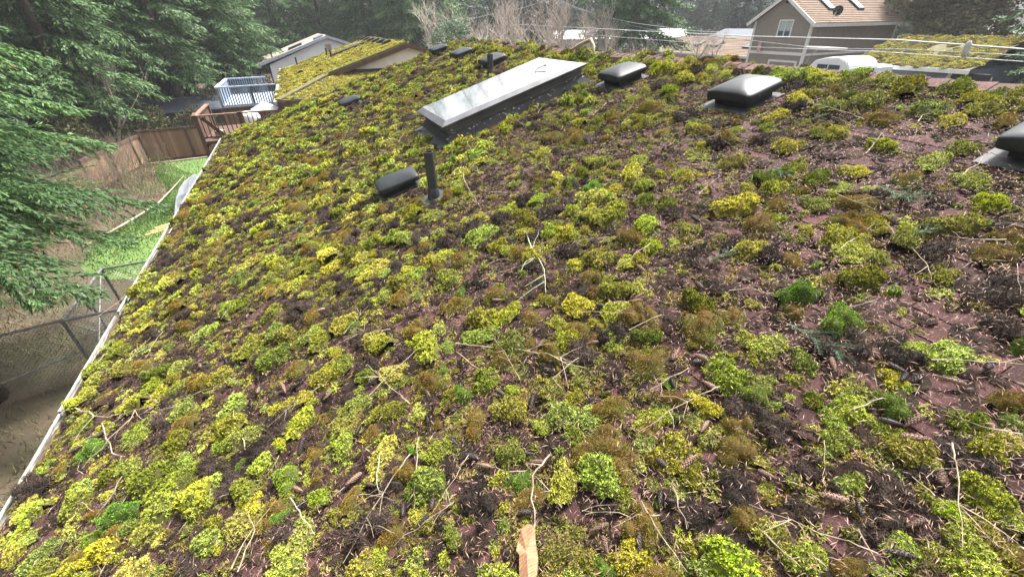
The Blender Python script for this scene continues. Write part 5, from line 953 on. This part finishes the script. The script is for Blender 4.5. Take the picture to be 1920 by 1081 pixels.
# the two firs close by on the left
c1 = trimesh('crown', *(lambda q: q[:2])(q := conifer_crown(3, 19, 4.2, 4.2, 150, .12, .07, .115, .0135, .5, fine=6)), M['fir'], {'rnd': q[2]}); t1 = tm(trunk_mb(19, .30, 3, 24, 2.4, 3.5), M['trunk'])
tree('fir_tree', c1, t1, -7.9, 10.9, .4, 1, 'big dark fir tree filling the left edge with drooping sprays')
c2 = trimesh('crown', *(lambda q: q[:2])(q := conifer_crown(5, 20, 3.8, 3.2, 125, .15, .09, .13, .016, .42, fine=4)), M['fir2'], {'rnd': q[2]}); t2 = tm(trunk_mb(20, .28, 5, 20, 2.6, 3), M['trunk'])
tree('fir_tree', c2, t2, -10.8, 18.4, 1.3, 1, 'lighter green fir tree right behind the big left one, above the lawn')
tree('fir_tree', c2, t2, -14.5, 15.5, 3.9, 1.05, 'fir tree at the far left half hidden by the nearest fir')
# mid distance firs, three forms
FC, FT = [], []
for k, (H, Rm, ba) in enumerate(((24, 5.0, 4.6), (26, 4.6, 5.4), (22, 5.4, 4.0))):
    q = conifer_crown(20+k, H, Rm, ba, 130, .30, .19, .30, .048, .40, fine=3); FC.append(trimesh('crown', q[0], q[1], M['fir2' if k == 0 else 'fir'], {'rnd': q[2]})); FT.append(tm(trunk_mb(H, .36, 20+k, 22, ba, 3.5), M['trunk']))
FF, = [[]]
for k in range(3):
    q = conifer_crown(40+k, 25, 5.6, .8, 120, .42, .28, .48, .085, .33, fine=3); FF.append(trimesh('crown', q[0], q[1], M['hazefir'], {'rnd': q[2]}))
mid = [(-9.5, 47, 0, .2, 1.0, 'tall fir with visible brown trunk behind the blue deck'), (-14, 40, 2, 1.0, 1.0, 'fir with bright drooping boughs left of the blue deck'), (-6.2, 58, 0, 2.2, 1.05, 'fir tree standing left of the white house'), (-17, 33, 1, 3, .95, 'fir tree in the dark grove behind the side fence run'),
       (-20, 46, 2, 4, 1.1, 'fir tree deep in the left grove'), (-1.5, 72, 1, 5, 1.1, 'fir tree right behind the white house roof'), (4.5, 76, 2, .7, 1.1, 'fir tree behind the ridge of the white house'), (10, 70, 0, 1.7, 1.15, 'dark fir right of the white house'), (13.5, 62, 1, 2.7, 1.0, 'fir with drooping boughs above the mossy house ridge'),
       (17, 66, 2, .1, 1.1, 'fir behind the grey green evergreen bush'), (30.9, 39.3, 0, 2.0, 1.0, 'large street fir with bare lower trunk and spreading boughs'), (-24, 28, 0, 1.1, 1.0, 'fir at the outer left behind the nearest firs'), (-12, 62, 1, .9, 1.1, 'fir trunk and crown left of the tall fir'), (22.5, 75, 1, .9, 1.1, 'fir in the haze above the bare trees')]
for x, y, k, rz, s, lb in mid:
    if 'street' in lb: tree('fir_tree', None, tm(trunk_mb(26, .42, 9, 4, 6, 2), M['trunk_lt']), x, y, rz, 1, lb); sf = bpy.data.objects[-1] if False else None; continue
    tree('fir_tree', FC[k], FT[k], x, y, rz, s, lb, group=None)
q = conifer_crown(29, 26, 6.2, 3.9, 120, .32, .20, .32, .055, .30, fine=3); st = [o for o in col.objects if o.name.startswith('fir_tree') and 'street' in o.get('label', '')][0]; link('crown', trimesh('crown', q[0], q[1], M['fir2'], {'rnd': q[2]}), st, I.copy())
r = random.Random(12); belt = []
for k in range(84):                                            # the wooded skyline all round
    a = R(-42+108*(k+.5)/84)+r.gauss(0, .01); D = r.uniform(84, 125); belt.append((math.sin(a)*D, math.cos(a)*D))
for k in range(26): a = R(-50+46*(k+.5)/26); D = r.uniform(46, 78); belt.append((math.sin(a)*D, math.cos(a)*D))
for k, (x, y) in enumerate(belt):
    if math.hypot(x-61, y-53) < 9 or math.hypot(x-46, y-60) < 12: x *= 1.35; y *= 1.35
    a = math.degrees(math.atan2(x, y)); n, t0 = min((('blue deck', -7), ('white house', 2), ('mossy neighbour roof', 9), ('leafy evergreen bush', 16), ('utility pole', 29), ('street fir', 38), ('tan roofed house', 45), ('brown house', 54), ('mossy garage', 64), ('cedar fence', -15), ('side fence run', -22), ('nearest left fir', -36)), key=lambda q: abs(q[1]-a))
    sc_ = r.uniform(.85, 1.2); D = math.hypot(x, y)
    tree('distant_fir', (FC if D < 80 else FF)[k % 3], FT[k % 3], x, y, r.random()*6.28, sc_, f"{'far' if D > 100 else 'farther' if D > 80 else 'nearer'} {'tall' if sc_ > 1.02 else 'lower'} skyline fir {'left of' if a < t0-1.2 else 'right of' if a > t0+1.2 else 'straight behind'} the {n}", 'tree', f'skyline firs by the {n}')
# broadleaf growth
def leaf_crown(seed, lobes, n, ls, lw):
    r = np.random.default_rng(seed); P_, rn = [], []
    for (x, y, z, a) in lobes:
        m = int(n*a*a); q = r.normal(0, 1, (m, 3)); q /= np.linalg.norm(q, axis=1)[:, None]; rad = a*(.55+.45*r.random(m)**.5)*(.75+.5*vnoise(q[:, 0]*2+x, q[:, 1]*2+q[:, 2]*1.7, .5, seed)); P_.append(q*rad[:, None]*np.array([1, 1, .85])+np.array([x, y, z])); rn.append(np.clip(r.normal(.5, .22, m)+.1*q[:, 2], 0, .96))
    P_, rn = np.concatenate(P_), np.concatenate(rn); n = len(P_); D = r.normal(0, 1, (n, 3)); D[:, 2] *= .6; D /= np.linalg.norm(D, axis=1)[:, None]; S = np.cross(D, r.normal(0, 1, (n, 3))); S /= np.linalg.norm(S, axis=1)[:, None]; l = ls*(.6+.8*r.random(n))[:, None]
    V = np.stack([P_, P_+D*l*.5+S*lw, P_+D*l, P_+D*l*.5-S*lw], 1).reshape(-1, 3); return V, np.arange(4*n).reshape(-1, 4), np.repeat(rn, 4)
def bare_mb(seed, H, levels=4, r0=.09, spread=.55, multi=1):
    r = random.Random(seed); b = MB()
    def grow(p, d, L, rad, lv):
        q = p; pts = [p]; n = 3
        for i in range(n): d = (d+Vector((r.gauss(0, .13), r.gauss(0, .13), .05))).normalized(); q = q+d*L/n; pts.append(q)
        b.tube(pts, [rad*(1-.45*i/n) for i in range(n+1)], 5 if lv > 2 else 3, False)
        if lv == 0: return
        for _ in range(r.choice((3, 3, 4)) if lv > 1 else 4):
            t = r.uniform(.35, 1); k = min(n-1, int(t*n)); s = pts[k].lerp(pts[k+1], t*n-k); e = (d+Vector((r.gauss(0, spread), r.gauss(0, spread), r.uniform(-.1, .5)))).normalized(); grow(s, e, L*r.uniform(.5, .78), rad*.5, lv-1)
    for _ in range(multi): grow(Vector((r.gauss(0, .25)*(multi > 1), r.gauss(0, .25)*(multi > 1), 0)), Vector((r.gauss(0, .3 if multi > 1 else .05), r.gauss(0, .3 if multi > 1 else .05), 1)).normalized(), H*.42, r0, levels)
    return b
def leafy(name, lobes, n, ls, lw, m, x, y, s, label, seed, cat='shrub', z=None, H=2.):
    q = leaf_crown(seed, lobes, n, ls, lw); return tree(name, trimesh('crown', q[0], q[1], M[m], {'rnd': q[2]}), tm(bare_mb(seed, H, 2, .07, .5, 2), M['trunk'], 'trunk'), x, y, 0, s, label, cat, None, z)
leafy('rhododendron', [(0,0,2.2,1.3),(.9,.3,3.2,1.1),(-.9,.2,3.0,1.1),(.2,-.2,4.4,1.1),(1.6,0,2.0,1.0),(-1.5,0,1.6,1.0),(.9,-.2,4.9,.8)], 900, .20, .045, 'broad', 9.3, 31.5, 1, 'grey green leafy evergreen bush above the mossy house gable', 3, z=-5.2)
leafy('rhododendron', [(0,0,1.6,1.4),(1.1,.3,2.2,1.2),(-1.1,.2,2.0,1.2),(.2,-.2,3.0,1.0)], 800, .20, .045, 'shrub', 13.2, 34, 1, 'low leafy bush in front of the bare trees', 4, z=-5)
leafy('madrone_tree', [(0,0,6,2.6),(2.4,0,7.5,2.3),(-2.2,1,7,2.2),(.6,0,9.6,2.5),(-1.6,-1,4.2,1.8),(2.0,-1,4.6,1.9)], 700, .30, .075, 'madrone', 43, 19.8, 1, 'brownish leafed tree right of the brown house', 5, 'tree', -5.2, 6)
leafy('madrone_tree', [(0,0,6,2.6),(2.0,0,7.5,2.3),(-2.2,1,7,2.2),(.6,0,9,2.5),(-1.2,-1,4.4,2)], 700, .30, .075, 'broad', 52, 24.2, 1.1, 'green leafed tree just behind the right gable end of the brown house', 6, 'tree', -5.2, 6)
leafy('madrone_tree', [(0,0,6,2.6),(2.0,0,7.5,2.3),(-2.2,1,7,2.2),(.6,0,9,2.5),(-1.2,-1,4.4,2)], 600, .30, .075, 'madrone', 49, 15.5, 1.1, 'mottled brown and green tree above the mossy garage roof', 16, 'tree', -5.2, 6)
tree('fir_tree', FC[0], FT[0], 32.2, 8.2, .8, .62, 'bright green conifer at the upper right edge of the picture')
tree('fir_tree', FC[2], FT[2], 36.5, 10.4, 2.8, .8, 'conifer behind the bright green one at the upper right')
tree('fir_tree', FC[1], FT[1], 45, 9.4, 1.8, .9, 'darker conifer farthest to the upper right')
for k, (x, y) in enumerate(((29.7, 41.9), (30.6, 41.3), (31.4, 40.9), (32.9, 40.5), (34.6, 40.0))):
    q = leaf_crown(70+k, [(0,0,.5,.42),(0,0,1.1,.42),(.04,0,1.7,.36),(0,0,2.2,.26),(0,0,2.55,.14)], 1500, .12, .03); tree('columnar_shrub', trimesh('crown', q[0], q[1], M['fir'], {'rnd': q[2]}), tm(trunk_mb(2, .06, k, 0), M['trunk']), x, y, 0, 1.05, ['narrow dark columnar evergreen, leftmost by the white building', 'second narrow dark columnar evergreen from the left', 'third narrow columnar evergreen, left of the fir trunk', 'columnar evergreen just right of the street fir trunk', 'columnar evergreen beside the tan roof corner'][k], 'shrub', 'columnar evergreens by the white building', -5)
BT = [tm(bare_mb(100+k, 6.6, 4, .11, .6, 2), M['twig'], 'trunk') for k in range(3)]; BS = [tm(bare_mb(120+k, 4.2, 3, .05, .55, 9), M['twig'], 'trunk') for k in range(2)]; BD = [tm(bare_mb(130+k, 4.0, 3, .02, .5, 5), M['twig_dk'], 'trunk') for k in range(2)]
for k, (x, y, s) in enumerate(((12.6, 37.5, 1.15), (14.4, 34.5, 1.1), (16.6, 37, 1.25), (17.6, 33.5, 1.1), (19.5, 35.5, 1.2), (20.4, 31.5, 1.0), (22.3, 33.5, 1.1), (16.0, 31.0, .95), (24.5, 36.5, 1.2), (34.5, 34.5, .95), (36, 33.8, .8), (18.6, 39.5, 1.4), (13.7, 40.5, 1.3), (21.5, 40, 1.35), (23.5, 42, 1.4), (15.5, 43, 1.4), (26.5, 40, 1.2), (11.8, 44, 1.3), (25.6, 33.2, .9))):
    z = 'beside the tan roofed house' if x > 30 else 'behind the ridge, '+('left of the utility pole' if x/y < .48 else 'near the utility pole' if x/y < .62 else 'right of the utility pole')
    tree('bare_tree', None, BT[k % 3], x, y, k*1.3, s, f"{'tall' if s > 1.12 else 'shorter'} leafless grey twiggy tree {z}", 'tree', f'leafless trees {z}', -5)
for k, (x, y, s) in enumerate(((11.5, 33, 1.1), (13.5, 31.8, 1.1), (15.3, 33, 1.2), (17.2, 30.2, 1.1), (19, 29.6, 1.1), (21.2, 29.8, 1), (10.5, 35.5, 1.2), (23, 31, 1))):
    tree('bare_shrub', None, BS[k % 2], x, y, k, s, 'dense leafless thicket shrub behind the ridge in the middle', 'shrub', 'leafless thicket shrubs behind the ridge', -5)
for k, (x, y, s, lb) in enumerate(((-12.2, 38.5, 1.1, 'pale bare branching tree in the dark gap behind the fence'), (-9.4, 29.8, .75, 'bare twiggy shrub at the side fence run'), (-8.7, 25.8, .7, 'bare twiggy shrub above the edging log'), (-8.5, 28.2, .8, 'middle bare shrub left of the lawn'), (-10.2, 31.2, .8, 'bare shrub nearest the fence corner'), (-8.9, 23.2, .7, 'bare shrub under the tips of the big fir'), (-9.8, 26.5, .8, 'outer bare shrub beside the fir tips'))):
    tree('bare_shrub', None, BD[k % 2] if k else BT[1], x, y, k*2, s, lb, 'shrub')
for k, (x, y, s, lb) in enumerate(((-8.9, 26.8, .75, 'yellow green leafy shrub left of the lawn'), (-9.9, 28.8, .8, 'loose leafy shrub beside the side fence run'), (-9.3, 24.2, .8, 'low leafy shrub below the fir tips'), (-8.3, 29.6, .7, 'small leafy shrub at the upper end of the edging log'), (-8.0, 25.4, .5, 'leafy sapling right beside the edging log'), (-10.6, 25.6, .9, 'leafy shrub deepest under the second fir'))):
    q = leaf_crown(140+k, [(0,0,.8,.9),(.6,.3,1.3,.7),(-.6,.2,1.1,.8)], 330, .09, .024); tree('leafy_shrub', trimesh('crown', q[0], q[1], M['shrub'], {'rnd': q[2]}), BD[0], x, y, k, s, lb, 'shrub')
for k, (x, y, s, lb) in enumerate(((-15, 42.5, 1.5, 'big olive brown overgrown bush in the dark grove'), (-11, 51, 1.4, 'olive dark bush behind the slate shed'), (-19.5, 38.5, 1.5, 'olive bush at the left of the dark grove'), (-6.5, 46, .9, 'dark bush beside the blue deck'), (-17, 52, 1.8, 'tall dark bush at the back of the grove'), (-13.5, 35.5, .9, 'low dark bush behind the side fence run'), (-5.5, 53, 1.2, 'dark bush between blue deck and white house'), (-7.8, 41.2, .62, 'dark bush in front of the slate shed, right half'), (-10.3, 41.0, .7, 'dark bush in front of the slate shed, left half'), (-12.8, 39.5, .8, 'dark bush at the left end of the slate shed'))):
    q = leaf_crown(160+k, [(0,0,1.2,1.5),(1.3,.3,1.8,1.2),(-1.3,.2,1.7,1.3),(.1,0,2.6,1.1)], 420, .22, .06); tree('overgrown_bush', trimesh('crown', q[0], q[1], M['hedge'], {'rnd': q[2]}), BD[1], x, y, k, s, lb, 'shrub')

if False: print(sum(len(m.loop_triangles) for m in bpy.data.meshes))

# ------------------------------------------------------------------ damp air over the valley
b = MB(); b.box(-280, 320, -70, 430, -8.4, 29); hz = mat('haze_air', (1, 1, 1)); nt = hz.node_tree
nt.nodes.remove(nt.nodes["Principled BSDF"]); pv = nt.nodes.new("ShaderNodeVolumePrincipled"); pv.inputs['Color'].default_value = (.86, .90, .94, 1); pv.inputs['Density'].default_value = .0006; pv.inputs['Anisotropy'].default_value = .2
nt.links.new(pv.outputs[0], nt.nodes["Material Output"].inputs['Volume']); tag(b.build('haze', hz), 'thin pale haze in the air', 'haze', kind='stuff')
